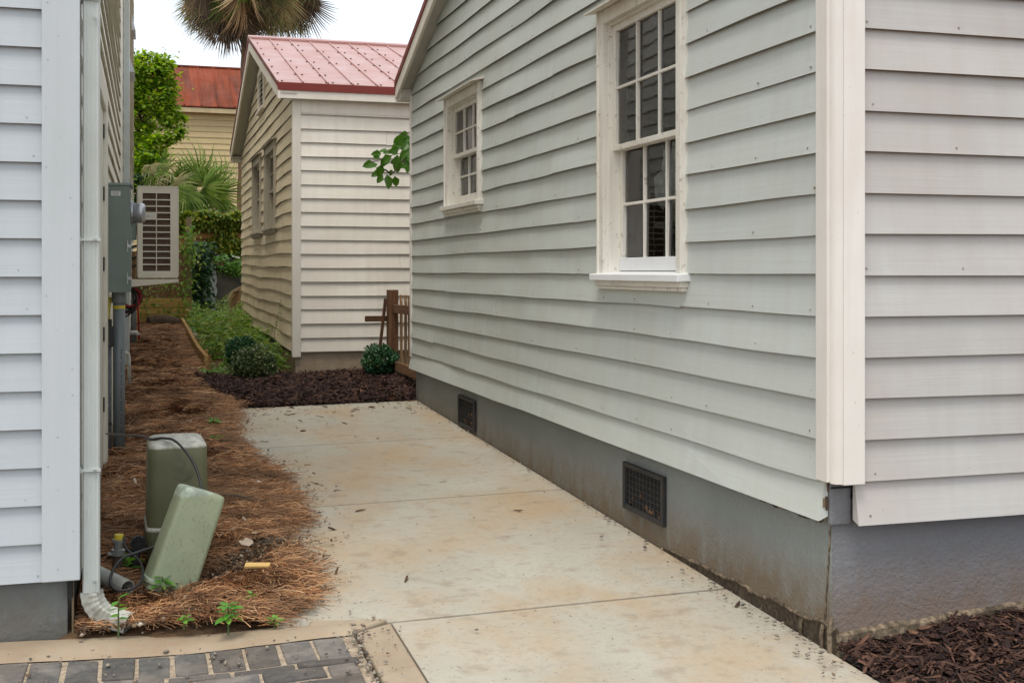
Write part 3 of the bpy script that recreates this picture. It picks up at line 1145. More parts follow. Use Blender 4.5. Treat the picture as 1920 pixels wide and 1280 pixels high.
for i in range(121):
    x = XF + .01 + 1.6 * i / 120
    h = -.004 + .025 * mnoise.noise(Vector((x * 7, 0, 7))) + .006 * mnoise.noise(Vector((x * 31, 0, 7)))
    rg.append([(x, 3.87, -1.6), (x, 3.832, -1.6), (x, 3.836 - .006 * mnoise.noise(Vector((x * 14, 0, 7))), -1.335 + .06 * (x - XF) + h * .6), (x, 3.852, -1.32 + .06 * (x - XF) + h)])
mb.rings(rg)
mb.build("footing", M['footing'], grey)
# splintered lower edge of the bottom board near the corner
mb = MB()
for i in range(26):
    y = 3.90 + random.random() ** 1.5 * .75
    mb.obox((XF - .018, y, ZB - .004 - random.uniform(0, .006)), (0, 1, 0), (1, 0, 0), (0, 0, 1), random.uniform(.006, .03), .006, random.uniform(.003, .012))
mb.build("rotten_edge", M['rusty'], grey, kind='stuff')


def vent(y0, y1, z0, z1):
    mb = MB()
    X = XF - .024
    fw = .03
    mb.box(X, X + .02, y0, y0 + fw, z0, z1).box(X, X + .02, y1 - fw, y1, z0, z1)
    mb.box(X + .0005, X + .0195, y0 + fw, y1 - fw, z0, z0 + fw * .8).box(X + .0005, X + .0195, y0 + fw, y1 - fw, z1 - fw * .8, z1)
    v = mb.build("vent", M['vent'], grey, False, .003)
    mb = MB()
    nn = 10
    for i in range(1, nn):
        yy = y0 + fw + (y1 - y0 - 2 * fw) * i / nn
        mb.tube([(X + .010, yy, z0 + .02), (X + .010, yy, z1 - .02)], .002, 4)
    for i in range(1, 6):
        zz = z0 + fw + (z1 - z0 - 2 * fw) * i / 6
        mb.tube([(X + .0125, y0 + .02, zz), (X + .0125, y1 - .02, zz)], .002, 4)
    mb.build("vent_mesh", M['vent_wire'], v)
    mb = MB(); mb.box(X + .016, X + .018, y0 + .02, y1 - .02, z0 + .02, z1 - .02)
    mb.build("vent_back", M['vent_back'], v)
    mb = MB()
    for _ in range(14):
        yy, zz = random.uniform(y0 + .05, y1 - .05), z0 + .03 + abs(random.gauss(0, .03))
        mb.obox((X + .012, yy, zz), (0, .8, .6), (1, 0, 0), (0, -.6, .8), random.uniform(.005, .018), .002, random.uniform(.004, .01))
    mb.build("dry_leaves", M['litter'], v, kind='stuff')
    return v


M['vent_wire'] = simple("vent_wire", (.035, .035, .035), .6)
M['vent_back'] = simple("vent_hollow", (.012, .011, .010), .9)
vent(5.308, 5.819, -1.238, -.995)['label'] = "large black crawlspace vent near the house corner"
vent(8.793, 9.297, -1.228, -.990)['label'] = "dark crawlspace vent at the far end of the wall"
# windows
win1, in1 = window(grey, FS, *W1, mt=M['win_trim'], mfresh=M['white_fresh'], hood=.06, label="tall six over six window with fresh white sill", room=1.6)
win2, in2 = window(grey, FS, *W2, mt=M['win_trim'], hood=.06, label="small six over six window near the eave")
# in the tall window: a blind, a torn film and two chair backs in the room
mb = MB()
for i in range(16):
    z = in1[2] + .06 + i * .028
    FS.box(mb, in1[0] + .03, in1[0] + .26, -.20, -.18, z, z + .006)
mb.build("blind", M['blind'], win1)
mb = MB()
pts = [(.36, .40), (.34, .52), (.44, .55), (.47, .66), (.56, .63), (.60, .70), (.66, .58), (.74, .56), (.78, .44), (.68, .36), (.55, .39), (.46, .34)]
L = in1[1] - in1[0]
vs = [FS(in1[0] + L * (1 - p[0]) - .05, -.096, in1[2] + p[1] * .95) for p in pts]
c0 = FS(in1[0] + L * .44 - .05, -.097, in1[2] + .5 * .95)
mb.add([c0] + vs, [(0, i + 1, (i + 1) % 12 + 1) for i in range(12)])
mb.build("torn_film", M['torn'], win1)
for tc_ in (.30, .62):
    mb = MB()
    cc = in1[0] + tc_ * L + .1
    ring = [FS(cc + .11 * math.cos(R(a)), -.42, in1[2] + .26 + .19 * math.sin(R(a))) for a in range(0, 360, 20)]
    mb.tube(ring + [ring[0]], .012, 6, False)
    for q in (-.06, 0, .06):
        mb.tube([FS(cc + q * .3, -.42, in1[2] + .08), FS(cc + q, -.42, in1[2] + .44)], .007, 5)
    mb.build("chair_back", M['vent_wire'], win1)


# ------------------------------------------------------------------ gable roofs
def gable_roof(house, x0, x1, y0, y1, ridge_y, z_e, slope, panel_w, metal, trim, board_m, soffit_m, wall_x, th=.022, rake_h=.13, rake_off=0, two=True, screws=True, fascia_h=.10, rib=True):
    """ridge along x. (y0,z_e) and (y1,z_e) are the outer upper roof edges."""
    def zz(y): return z_e + slope * (min(y - y0, y1 - y))
    un = Vector((0, 0, 1))
    for side in (0, 1):
        ya, yb = (y0, ridge_y) if side == 0 else (y1, ridge_y)
        d = Vector((0, yb - ya, zz(ridge_y) - z_e))
        L = d.length
        d.normalize()
        nrm = Vector((0, -d.z, d.y)) if side == 0 else Vector((0, d.z, -d.y))
        if nrm.z < 0: nrm = -nrm
        x = x0
        k = 0
        while x < x1 - .02:
            xe = min(x + panel_w, x1)
            mb = MB()
            c = Vector(((x + xe) / 2, ya, z_e)) + d * (L / 2) - nrm * (th / 2)
            mb.obox(c, (1, 0, 0), d, nrm, (xe - x) / 2 - .0015, L / 2, th / 2)
            if rib:
                p = Vector((x, ya, z_e)) + d * (L / 2) + nrm * .006
                mb.obox(p, (1, 0, 0), d, nrm, .008, L / 2 - .005, .0075)
            mb.build("roof_panel", metal, house)
            x += panel_w
            k += 1
        if screws and side == 0:
            mb = MB()
            nrow = 8
            k = 0
            x = x0 + .02
            while x < min(x1, x0 + 3.2):
                for r in range(nrow):
                    if random.random() < .12: continue
                    s = .06 + (L - .15) * r / (nrow - 1)
                    for dx in ((0.035, -.035) if k % 1 == 0 else (0.03,)):
                        if x + dx < x0 + .01: continue
                        p = Vector((x + dx + random.uniform(-.012, .012), ya, z_e)) + d * (s + random.uniform(-.02, .02)) + nrm * .004
                        mb.obox(p, (1, 0, 0), d, nrm, .0095, .0095, .006)
                x += panel_w
                k += 1
            mb.build("roof_screws", M['rusty'], house, kind='stuff')
        # eave trim and fascia
        sg = -1 if side == 0 else 1
        mb = MB(); ys_ = sorted((ya + sg * .004, ya - sg * .012))
        mb.box(x0 - .002, x1, ys_[0], ys_[1], z_e - .085, z_e - .004)
        mb.build("drip_edge", trim, house)
        mb = MB(); ys_ = sorted((ya - sg * .008, ya - sg * .03))
        mb.box(x0 + .004, x1, ys_[0], ys_[1], z_e - .085 - fascia_h, z_e - .03)
        mb.build("fascia", board_m, house, False, .003)
        # soffit of the eave
        ywall = ya - sg * .13
        mb = MB(); ys_ = sorted((ya - sg * .03, ywall))
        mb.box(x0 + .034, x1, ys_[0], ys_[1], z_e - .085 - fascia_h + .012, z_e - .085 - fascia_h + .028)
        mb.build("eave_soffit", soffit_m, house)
        # rake board on the left gable: dark metal edge, board, soffit strip
        for nm, xa, xb, up0, up1, mt in (("rake_edge", x0 - .008, x0 + .006, -.045, .004, trim), ("rake_board", x0 + .002, x0 + .026, -.045 - rake_h, -.024, board_m), ("rake_soffit", x0 + .027, wall_x + .01, -.115, -.097, soffit_m)):
            mb = MB()
            p = []
            for (yy, z2) in ((ya, z_e), (yb, zz(ridge_y))):
                for xx in (xa, xb):
                    for up in (up0, up1):
                        p.append((xx, yy, z2 + up))
            mb.hexa([p[0], p[2], p[6], p[4], p[1], p[3], p[7], p[5]])
            mb.build(nm, mt, house)
    # ridge cap
    zr = zz(ridge_y)
    mb = MB()
    mb.hexa([(x0 - .01, ridge_y - .13, zr - .13 * slope - .002), (x1, ridge_y - .13, zr - .13 * slope - .002), (x1, ridge_y + .13, zr - .13 * slope - .002), (x0 - .01, ridge_y + .13, zr - .13 * slope - .002),
             (x0 - .01, ridge_y - .13, zr - .13 * slope + .018), (x1, ridge_y - .13, zr - .13 * slope + .018), (x1, ridge_y + .13, zr - .13 * slope + .018), (x0 - .01, ridge_y + .13, zr - .13 * slope + .018)])
    v = mb.v
    mb.v = []; mb.f = []
    for (sa) in (-1, 1):
        mb.hexa([(x0 - .01, ridge_y + sa * .13, zr - .13 * slope + .004), (x1, ridge_y + sa * .13, zr - .13 * slope + .004), (x1, ridge_y, zr + .006), (x0 - .01, ridge_y, zr + .006),
                 (x0 - .01, ridge_y + sa * .13, zr - .13 * slope + .03), (x1, ridge_y + sa * .13, zr - .13 * slope + .03), (x1, ridge_y, zr + .034), (x0 - .01, ridge_y, zr + .034)])
    mb.build("ridge_cap", metal, house)


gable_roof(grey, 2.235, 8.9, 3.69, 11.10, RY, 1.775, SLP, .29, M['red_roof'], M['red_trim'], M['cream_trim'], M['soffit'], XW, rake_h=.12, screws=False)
# boxed return at the far eave corner
mb = MB(); mb.box(2.262, 2.385, 10.985, 11.09, 1.60, 1.70)
mb.build("eave_return", M['trim_y'], grey, False, .003)

# ------------------------------------------------------------------ the cream house with the red roof behind
XC, YC = 1.516, 12.97
CY1 = 20.3
cream = thing("clapboard_house", "weathered cream lap sided house with pink red metal roof, at the end of the driveway", "house", (4, 16, -1.1))
CS = Frame((XC, YC), (0, 1), (-1, 0))
CF = Frame((XC, YC), (1, 0), (0, -1))
CL = CY1 - YC
cEZ, cSL = 1.84, .31
cwarp = lambda t, z: .010 * t * sm(2.2, -.8, z) + (.010 * math.sin(t * 1.3 + z * 1.5) + .004 * math.sin(t * 3.1 + z * 7)) * sm(.0, .8, t) * sm(2.0, 1.0, z)
ctop = lambda z: (-1, 99) if z <= cEZ else ((z - cEZ) / cSL, CL - (z - cEZ) / cSL)
cW1 = (14.70 - YC, 15.98 - YC, .50, 1.60)
cW2 = (16.62 - YC, 17.85 - YC, .50, 1.60)
cV = (16.13 - YC, 16.98 - YC, 2.2, 2.75)
chol = [hole(cW1), hole(cW2)]
siding(cream, CS, .012, CL, -.86, 2.92, e, M['cream_side'], chol + [(cV[0] + .04, cV[1] - .04, cV[2] + .05, cV[3] - .04)], ctop, seg=14, jit=.004, warp=cwarp, joints=2, ob=.026)
sheath(cream, CS, 0, CL, -.9, cEZ, chol, peak=(CL / 2, cEZ + cSL * CL / 2 - .02))
siding(cream, CF, .0625, 6.0, -.868, 1.80, e, M['cream_front'], (), None, seg=6, jit=.003, joints=1)
sheath(cream, CF, .02, 6.0, -.86, 1.78)
mb = MB(); mb.box(XC + .02, 7.5, CY1 - .03, CY1, -.9, cEZ).box(7.48, 7.51, YC + .03, CY1 - .03, -.9, cEZ)
mb.build("rear_wall", M['cream_front'], cream)
mb = MB(); mb.box(XC - .028, XC + .062, YC - .036, YC - .006, -.925, 1.86)
mb.build("corner_board", M['cream_trim'], cream, False, .004)
mb = MB(); mb.box(XC - .03, XC - .004, YC - .005, YC + .03, -.90, 1.78)
mb.build("corner_board", M['cream_trim'], cream, False, .004)
mb = MB(); mb.box(XC + .064, 7.4, YC - .034, YC - .003, 1.70, 1.86)
mb.build("frieze_board", M['cream_front'], cream, False, .003)
mb = MB(); mb.box(XC + .012, 7.4, YC + .015, YC + .15, -1.5, -.85)
mb.build("foundation_wall", M['found_cream'], cream)
mb = MB(); mb.box(XC + .014, XC + .15, YC + .2, CY1, -1.5, -.84)
mb.build("foundation_wall", M['found_cream'], cream)
window(cream, CS, *cW1, cas=.10, mt=M['old_frame'], hood=.04, cols=2, rows=2, label="peeling window with rotten head, nearer the corner")
window(cream, CS, *cW2, cas=.10, mt=M['old_frame'], hood=.04, cols=2, rows=2, label="peeling window, farther from the corner")
mb = MB()
CS.box(mb, cV[0], cV[0] + .07, 0, .045, cV[2], cV[3]); CS.box(mb, cV[1] - .07, cV[1], 0, .045, cV[2], cV[3])
CS.box(mb, cV[0] + .07, cV[1] - .07, 0, .043, cV[3] - .06, cV[3]); CS.box(mb, cV[0] - .03, cV[1] + .03, 0, .07, cV[2] - .04, cV[2])
gv = mb.build("gable_vent", M['cream_trim'], cream, False, .003)
for i in range(7):
    mb = MB()
    z = cV[2] + .02 + i * .066
    q = [CS(cV[0] + .07, -.01, z + .05), CS(cV[1] - .07, -.01, z + .05), CS(cV[1] - .07, .03, z), CS(cV[0] + .07, .03, z)]
    q2 = [(a[0], a[1], a[2] + .008) for a in q]
    mb.hexa(q + q2)
    mb.build("louvre", M['cream_trim'], gv)
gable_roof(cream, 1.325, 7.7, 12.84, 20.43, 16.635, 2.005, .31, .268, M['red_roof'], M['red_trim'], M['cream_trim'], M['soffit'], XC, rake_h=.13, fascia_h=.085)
mb = MB(); mb.box(1.352, 1.50, 20.31, 20.42, 1.80, 1.90)
mb.build("eave_return", M['cream_trim'], cream, False, .003)

# ------------------------------------------------------------------ the pale house on the left
left = thing("clapboard_house", "pale blue white lap sided house with a wide corner board, at the left edge", "house", (-2.5, 12, -1.4))
LF = Frame((-.29, 5.062), (-1, 0), (0, -1))      # front, t = -.29 - x
LS = Frame((-.283, 5.06), (0, 1), (1, 0))        # side, t = y - 5.06
el = .150
siding(left, LF, .104, 3.6, -1.222, 5.6, el, M['left_front'], (), None, seg=5, jit=.0006)
sheath(left, LF, .0, 3.6, -1.22, 5.6)
mb = MB(); mb.box(-.396, -.2545, 5.018, 5.048, -1.222, 5.62)
mb.build("corner_board", M['left_trim'], left, False, .004)
mb = MB(); mb.box(-.281, -.2548, 5.050, 5.15, -1.218, 5.62)
mb.build("corner_board", M['left_trim'], left, False, .003)
door = (1.45, 3.35)   # casing limits along the side wall
pil = (7.75, 8.55)
hl = [(door[0] + .1, door[1] - .1, -1.3, 1.10), (8.0, 8.2, -9, -8)]
siding(left, LS, .095, pil[0], -1.222, 5.6, el, M['left_side'], [(door[0], door[1], -1.3, 1.17)], None, seg=6, jit=.002, joints=2)
siding(left, LS, pil[1], 20.5, -1.222, 5.6, el, M['left_side'], (), None, seg=6, jit=.003, joints=2)
sheath(left, LS, 0, 20.5, -1.3, 5.6, [])
mb = MB(); LS.box(mb, pil[0], pil[1], 0, .030, -1.25, 5.6)
mb.build("pilaster", M['left_old'], left, False, .003)
mb = MB()
LS.box(mb, door[0], door[0] + .11, 0, .034, -1.32, 1.17)
LS.box(mb, door[1] - .30, door[1], 0, .034, -1.32, 1.17)
LS.box(mb, door[0] + .11, door[1] - .30, 0, .033, 1.03, 1.17)
cs = mb.build("door_frame", M['left_old'], left, False, .003)
mb = MB(); LS.box(mb, door[0] + .115, door[1] - .305, -.0005, .012, -1.30, 1.025)
dr = mb.build("door", M['left_old'], cs)
for z in (-.9, -.45, 0, .45, .85):
    mb = MB(); LS.box(mb, door[1] - .325, door[1] - .302, .012, .022, z, z + .09)
    mb.build("hinge", M['vent'], cs)
mb = MB(); mb.box(-3.9, -.305, 5.085, 5.3, -1.7, -1.205)
mb.build("foundation_wall", M['found_left'], left)
mb = MB(); mb.box(-.5, -.298, 5.31, 25.5, -1.7, -1.20)
mb.build("foundation_wall", M['found_left'], left)
mb = MB(); mb.box(-.289, -.281, 5.09, 5.12, -1.46, -1.23)
mb.build("loose_lath", M['grey_post'], left)
mb = MB(); mb.box(-3.92, -3.9, 5.06, 25.5, -1.3, 5.6).box(-3.9, -.3, 25.5, 25.52, -1.3, 5.6)
mb.build("rear_wall", M['left_side'], left)
mb = MB()
mb.hexa([(-4.2, 4.75, 5.62), (-.2, 4.75, 5.62), (-.2, 25.8, 5.62), (-4.2, 25.8, 5.62), (-2.2, 4.75, 6.9), (-2.0, 4.75, 6.9), (-2.0, 25.8, 6.9), (-2.2, 25.8, 6.9)])
mb.build("roof", M['rust_roof'], left)
for (y, z, ww, ou) in ((17.2, 2.73, .9, .12), (21.6, 4.15, .9, .09)):
    mb = MB()
    t = y - 5.06
    q = [LS(t, .0, z), LS(t + ww, .0, z), LS(t + ww, ou, z), LS(t, ou, z), LS(t, .0, z + .26), LS(t + ww, .0, z + .26), LS(t + ww, .03, z + .26), LS(t, .03, z + .26)]
    mb.hexa(q)
    mb.build("window_hood", M['left_trim'], left)


mb = MB()
for c_ in range(0, 18):
    z = -1.222 + c_ * el + .025
    for t in (.16, .55, .95, 1.35):
        if random.random() < .55: continue
        t += random.uniform(-.05, .05)
        LF.box(mb, t - .003, t + .003, .012, .0265, z - .003, z + .003)
for k in range(26):
    z = -1.15 + k * .13 + random.uniform(-.03, .03)
    x = random.choice((-.375, -.335, -.285)) + random.uniform(-.006, .006)
    mb.box(x - .003, x + .003, 5.0172, 5.019, z - .003, z + .003)
mb.build("nail_heads", M['left_nail'], left, kind='stuff')


def downspout(name_label, y0, x0, x1, ztop, zbot, w, elbow_pts, mat, mat2, dep):
    t = thing("downspout", name_label, "downspout", ((x0 + x1) / 2, y0, zbot))
    mb = MB()
    prof = [(x0, y0 + dep), (x0, y0 + .006), (x0 + .006, y0)]
    nn = 5
    for i in range(nn):
        a = x0 + .010 + (x1 - x0 - .02) * i / nn
        b2 = x0 + .010 + (x1 - x0 - .02) * (i + 1) / nn
        prof += [(a, y0), (a + (b2 - a) * .3, y0 + .0028), (a + (b2 - a) * .6, y0 + .0028), (a + (b2 - a) * .85, y0)]
    prof += [(x1 - .006, y0), (x1, y0 + .006), (x1, y0 + dep)]
    mb.rings([[(x, y, zbot) for x, y in prof], [(x, y, ztop) for x, y in prof]])
    mb.build("pipe", mat, t)
    # elbow: ribbed rectangular sweep
    pts = elbow_pts
    mb = MB()
    rings = []
    for i, (p, ang, sx) in enumerate(pts):
        # ang: direction of travel in the plane given by (dx,dy) horizontal and -z
        hor = Vector((sx[0], sx[1], 0)).normalized()
        d = hor * math.sin(ang) + Vector((0, 0, -1)) * math.cos(ang)
        s = Vector((0, 0, 1)).cross(hor).normalized()
        u = d.cross(s)
        g = 1.0 + (.05 if i % 2 else 0)
        c = Vector(p)
        rings.append([c + s * (a * dep / 2 * g) + u * (b * w / 2 * g) for a, b in ((-1, -.85), (-.85, -1), (.85, -1), (1, -.85), (1, .85), (.85, 1), (-.85, 1), (-1, .85))])
    mb.rings(rings, cap=False)
    mb.build("elbow", mat2, t)
    return t


def elbow_path(cx, cy, zt, rad, hor, n=9, run=.05, amax=78):
    pts = []
    hv = Vector((hor[0], hor[1])).normalized()
    for i in range(n + 1):
        a = R(amax) * i / n
        pts.append(((cx + hv.x * rad * (1 - math.cos(a)), cy + hv.y * rad * (1 - math.cos(a)), zt - rad * math.sin(a)), a, hor))
    p, a, _ = pts[-1]
    for k in range(1, 4):
        pts.append(((p[0] + hv.x * run / 3 * k * math.sin(a), p[1] + hv.y * run / 3 * k * math.sin(a), p[2] - run / 3 * k * math.cos(a)), a, hor))
    return pts


ds = downspout("pale fluted downspout with a muddy elbow, beside the wide corner board at front left", 5.055, -.2465, -.182, 5.6, -1.285, .066,
               elbow_path(-.2143, 5.097, -1.285, .115, (1, -.35), 12, .07, 74), M['downspout'], M['elbow'], .078)
mb = MB()
for z in (-.80, .12, 1.08):
    mb.box(-.262, -.178, 5.048, 5.056, z, z + .012)
    mb.box(-.262, -.250, 5.049, 5.12, z - .004, z + .018)
mb.build("strap", M['downspout'], ds)
mb = MB()
for z in (-.796, .126, 1.01, -1.24):
    mb.obox((-.20, 5.046, z), (1, 0, 0), (0, 1, 0), (0, 0, 1), .005, .004, .005)
mb.build("screws", M['galv'], ds, kind='stuff')
downspout("white downspout standing behind the wall mounted air conditioner", 14.3, -.262, -.192, 5.6, -1.20 + .10, .066, elbow_path(-.226, 14.34, -1.1 + .0, .10, (1, -.2), 8, .09, 60), M['downspout'], M['white_pipe'], .08)

# ------------------------------------------------------------------ electric meter box with its conduits
mt_ = thing("electric_meter_box", "tall grey green electric meter box on the side wall of the left house", "meter box", (-.19, 8.75, -.15))
mb = MB(); mb.rings(loft([(0, .150, .34, .004), (.73, .150, .34, .004)], Matrix.Translation((-.185, 8.77, -.146))))
mb.build("case", M['meter'], mt_)
mb = MB(); mb.rings(loft([(0, .166, .36, .004), (.006, .166, .36, .004), (.018, .158, .35, .004)], Matrix.Translation((-.181, 8.77, .585))))
mb.build("lid", M['meter'], mt_)
mb = MB(); mb.box(-.112, -.106, 8.602, 8.93, -.12, .30)
mb.build("door", M['meter'], mt_, False, .002)
mb = MB()
mb.tube([(-.108, 8.77, .405), (-.095, 8.77, .405)], .085, 20)
mb.build("socket_ring", M['galv'], mt_)
mb = MB()
mb.tube([(-.095, 8.77, .405), (-.04, 8.77, .405), (-.02, 8.77, .405), (-.012, 8.77, .405)], [.072, .07, .066, .05], 20)
mb.build("meter_canister", M['meter_glass'], mt_, True)
mb = MB(); mb.box(-.235, -.175, 8.5985, 8.5995, .515, .545)
st = mb.build("sticker", M['sticker'], mt_)
mb = MB()
for k in range(3): mb.box(-.228, -.182, 8.597, 8.598, .521 + k * .008, .524 + k * .008)
mb.build("sticker_print", M['ink'], st)
for z in (.16, -.06):
    mb = MB(); mb.box(-.128, -.104, 8.592, 8.600, z, z + .022).box(-.132, -.126, 8.59, 8.6, z - .03, z + .05)
    mb.build("latch", M['galv'], mt_)
cd = thing("electric_conduit", "thick grey conduit with yellow tape running from the meter box down into the straw", "conduit", (-.19, 8.72, -1.3))
mb = MB(); mb.tube([(-.187, 8.72, -1.40), (-.187, 8.72, -.19)], .041, 14)
mb.build("pipe", M['pvc_grey'], cd, True)
mb = MB(); mb.tube([(-.187, 8.72, -.22), (-.187, 8.72, -.146)], .049, 14)
mb.build("coupling", M['pvc_grey'], cd)
mb = MB(); mb.tube([(-.187, 8.72, -.262), (-.187, 8.72, -.238)], .0425, 14)
mb.build("tape", M['yellow_tape'], cd)
mb = MB()
for i in range(34):
    z = -.55 - i * .018
    if i % 5 == 4: continue
    mb.box(-.187 + .012, -.187 + .012 + random.uniform(.004, .009), 8.72 - .0415, 8.72 - .0405, z, z + .009)
mb.build("printed_line", M['ink'], cd, kind='stuff')
cd2 = thing("thin_conduit", "thin dark grey conduit with a black junction fitting beside the thick one", "conduit", (-.245, 8.75, -1.3))
mb = MB(); mb.tube([(-.247, 8.66, -1.38), (-.247, 8.66, -.50)], .014, 10)
mb.build("pipe", M['pvc_dark'], cd2, True)
mb = MB(); mb.box(-.272, -.222, 8.63, 8.69, -.52, -.38)
mb.tube([(-.247, 8.66, -.38), (-.247, 8.66, -.33)], .016, 8).tube([(-.247, 8.66, -1.06), (-.247, 8.66, -1.04)], .017, 8)
mb.build("fitting", M['ladder'], cd2, False, .004)
mb = MB(); mb.tube([(-.25, 8.74, -.18), (-.262, 8.74, -.26), (-.265, 8.72, -.33)], .018, 8)
mb.build("yellow_strap", M['yellow_tape'], cd2)

# ------------------------------------------------------------------ air conditioner on wall brackets
ac = thing("air_conditioner", "ivory outdoor air conditioner unit with slotted grille on a wall bracket", "air conditioner", (.08, 11.1, -.06))
Y = 10.85
x0, x1, z0, z1 = -.075, .252, -.045, .725
mb = MB()
mb.rings([[(x0, Y + .012, z0), (x1, Y + .012, z0), (x1, Y + .9, z0), (x0, Y + .9, z0)], [(x0, Y + .012, z1), (x1, Y + .012, z1), (x1, Y + .9, z1), (x0, Y + .9, z1)]])
core = mb.build("coil", M['ac_dark'], ac)
# grille plate with slots: frame and bars
cols_ = [(x0 + .038, x0 + .148), (x0 + .156, x0 + .268)]
nr = 12
za, zb = z0 + .045, z1 - .05
hgt = (zb - za) / nr
mb = MB()
mb.box(x0 - .004, cols_[0][0], Y - .004, Y + .012, z0, z1)
mb.box(cols_[0][1], cols_[1][0], Y - .004, Y + .012, za, zb)
mb.box(cols_[1][1], x1 + .004, Y - .004, Y + .012, z0, z1)
mb.box(cols_[0][0], cols_[1][1], Y - .0035, Y + .0115, z0, za)
mb.box(cols_[0][0], cols_[1][1], Y - .0035, Y + .0115, zb, z1)
for i in range(1, nr):
    z = za + hgt * i
    for k in (0, 1):
        mb.box(cols_[k][0], cols_[k][1], Y - .003, Y + .011, z - .0055, z + .0055)
mb.box(cols_[0][0], cols_[0][1], Y - .002, Y + .0105, za + hgt * 8 + .006, za + hgt * 9 - .006)
mb.build("grille", M['ac'], ac, False, .0015)
mb = MB()
for i in range(nr):
    z = za + hgt * i
    for q in (.3, .65):
        mb.tube([(cols_[1][0] - .11, Y + .011, z + hgt * q), (cols_[1][1], Y + .011, z + hgt * q)], .0022, 5)
mb.build("coil_tubes", M['ac_tube'], ac)
mb = MB()
mb.box(x0 - .006, x1 + .006, Y - .006, Y + .91, z1, z1 + .012)
mb.box(x1 + .0045, x1 + .012, Y - .004, Y + .9, z0, z1 - .001)
mb.box(x0 - .012, x0 - .0045, Y + .02, Y + .9, z0, z1 - .001)
mb.box(x0 - .004, x1 + .006, Y - .004, Y + .9, z0 - .015, z0 - .0005)
mb.build("casing", M['ac'], ac, False, .002)
mb = MB(); mb.box(cols_[0][0] + .012, cols_[0][1] - .015, Y - .006, Y - .002, za + hgt * 8 + .022, za + hgt * 8 + .036)
mb.build("badge", M['galv'], ac)
mb = MB()
for z in (.52, .44, .36, .22, .12, .05):
    mb.tube([(-.25, Y + .1, z), (-.15, Y + .08, z - .02), (-.085, Y + .06, z)], .012, 6)
mb.build("refrigerant_pipes", M['rubber'], ac)
mb = MB(); mb.box(-.2, -.09, Y + .05, Y + .15, .27, .42)
mb.build("service_cover", M['meter'], ac, False, .004)
br = thing("wall_bracket", "ivory steel bracket that carries the air conditioner on the left wall", "bracket", (-.1, 11, -.1))
for yy in (Y - .03, Y + .6):
    mb = MB()
    mb.hexa([(-.262, yy, -.15), (.262, yy, -.098), (.262, yy + .035, -.098), (-.262, yy + .035, -.15), (-.262, yy, -.072), (.262, yy, -.072), (.262, yy + .035, -.072), (-.262, yy + .035, -.072)])
    mb.build("arm", M['ac'], br, False, .002)
mb = MB(); mb.box(-.27, -.262, Y - .06, Y + .66, -.3, -.06)
mb.build("wall_plate", M['ac'], br)
cb = thing("cable_bundle", "looped bundle of black and red cables under the air conditioner", "cable", (-.14, 11.3, -.3))
for k in range(9):
    mb = MB()
    cx, w_, h_ = -.16 + random.uniform(-.03, .03), random.uniform(.05, .11), random.uniform(.10, .19)
    yy = 11.2 + random.uniform(-.1, .1)
    pts = [(cx + w_ * math.cos(R(a)), yy + random.uniform(-.01, .01), -.17 - h_ * .55 + h_ * .75 * math.sin(R(a))) for a in range(-20, 341, 24)]
    mb.tube(pts, .009, 6)
    mb.build("cable", M['red_plastic'] if k in (2, 5) else M['rubber'], cb)
mb = MB(); mb.tube([(-.05, 11.3, -.12), (0.0, 11.4, -.16), (.03, 11.45, -.10), (.05, 11.45, -.08)], .004, 5)
mb.build("loose_wire", M['twig'], cb)

# far pipes
g_ = "white plastic drain pipes on the left wall"
p1 = thing("drain_pipe", "white drain pipe with a short bent top, beside the far downspout", "pipe", (-.2, 12.3, -1.2), g_)
mb = MB(); mb.tube([(-.27, 12.3, -.80), (-.20, 12.3, -.80), (-.178, 12.3, -.815), (-.172, 12.3, -.85), (-.166, 12.3, -1.10)], .019, 10)
mb.build("pipe", M['pvc_white'], p1, True)
p2 = thing("drain_pipe", "small white pipe stub low on the wall in front of the grey standpipe", "pipe", (-.2, 17, -.9), g_)
mb = MB(); mb.tube([(-.27, 16.9, -.83), (-.14, 16.9, -.83), (-.12, 16.9, -.85), (-.12, 16.9, -.87)], .03, 10)
mb.build("pipe", M['pvc_white'], p2, True)
o = MB().tube([(-.18, 17.4, -1.15), (-.18, 17.4, -.30)], .036, 12).build("standpipe", M['pvc_grey'], None, True)
set_props(o, "grey standpipe rising from the straw below the air conditioner", "pipe")
o = MB().tube([(-.11, 17.8, -1.0), (-.125, 17.8, -.55), (-.13, 17.8, -.3)], .012, 8).build("red_pipe", M['red_plastic'], None, True)
set_props(o, "thin bright red pipe standing against the yellow planks", "pipe")

# ------------------------------------------------------------------ utility pedestals in the straw
pd = thing("utility_pedestal", "upright mossy dark green utility pedestal with a bleached lid", "utility pedestal", (.14, 5.95, -1.38))
Mx = Matrix.Translation((.135, 6.03, -1.40)) @ Matrix.Rotation(R(2), 4, 'Z')
mb = MB(); mb.rings(loft([(0, .27, .36, .03), (.10, .262, .352, .03), (.104, .285, .375, .035), (.112, .293, .383, .04), (.185, .293, .383, .04), (.195, .284, .374, .04)], Mx))
mb.build("base", M['ped_old'], pd, False)
pr_ = [(.19, .278, .37, .05), (.30, .276, .366, .05), (.50, .270, .360, .042), (.560, .268, .356, .042), (.574, .262, .346, .045), (.584, .248, .328, .045), (.592, .222, .29, .04), (.600, .15, .18, .04)]
mb = MB(); mb.rings(loft(pr_, Mx))
mb.build("cover", M['ped_old'], pd, True)
mb = MB()
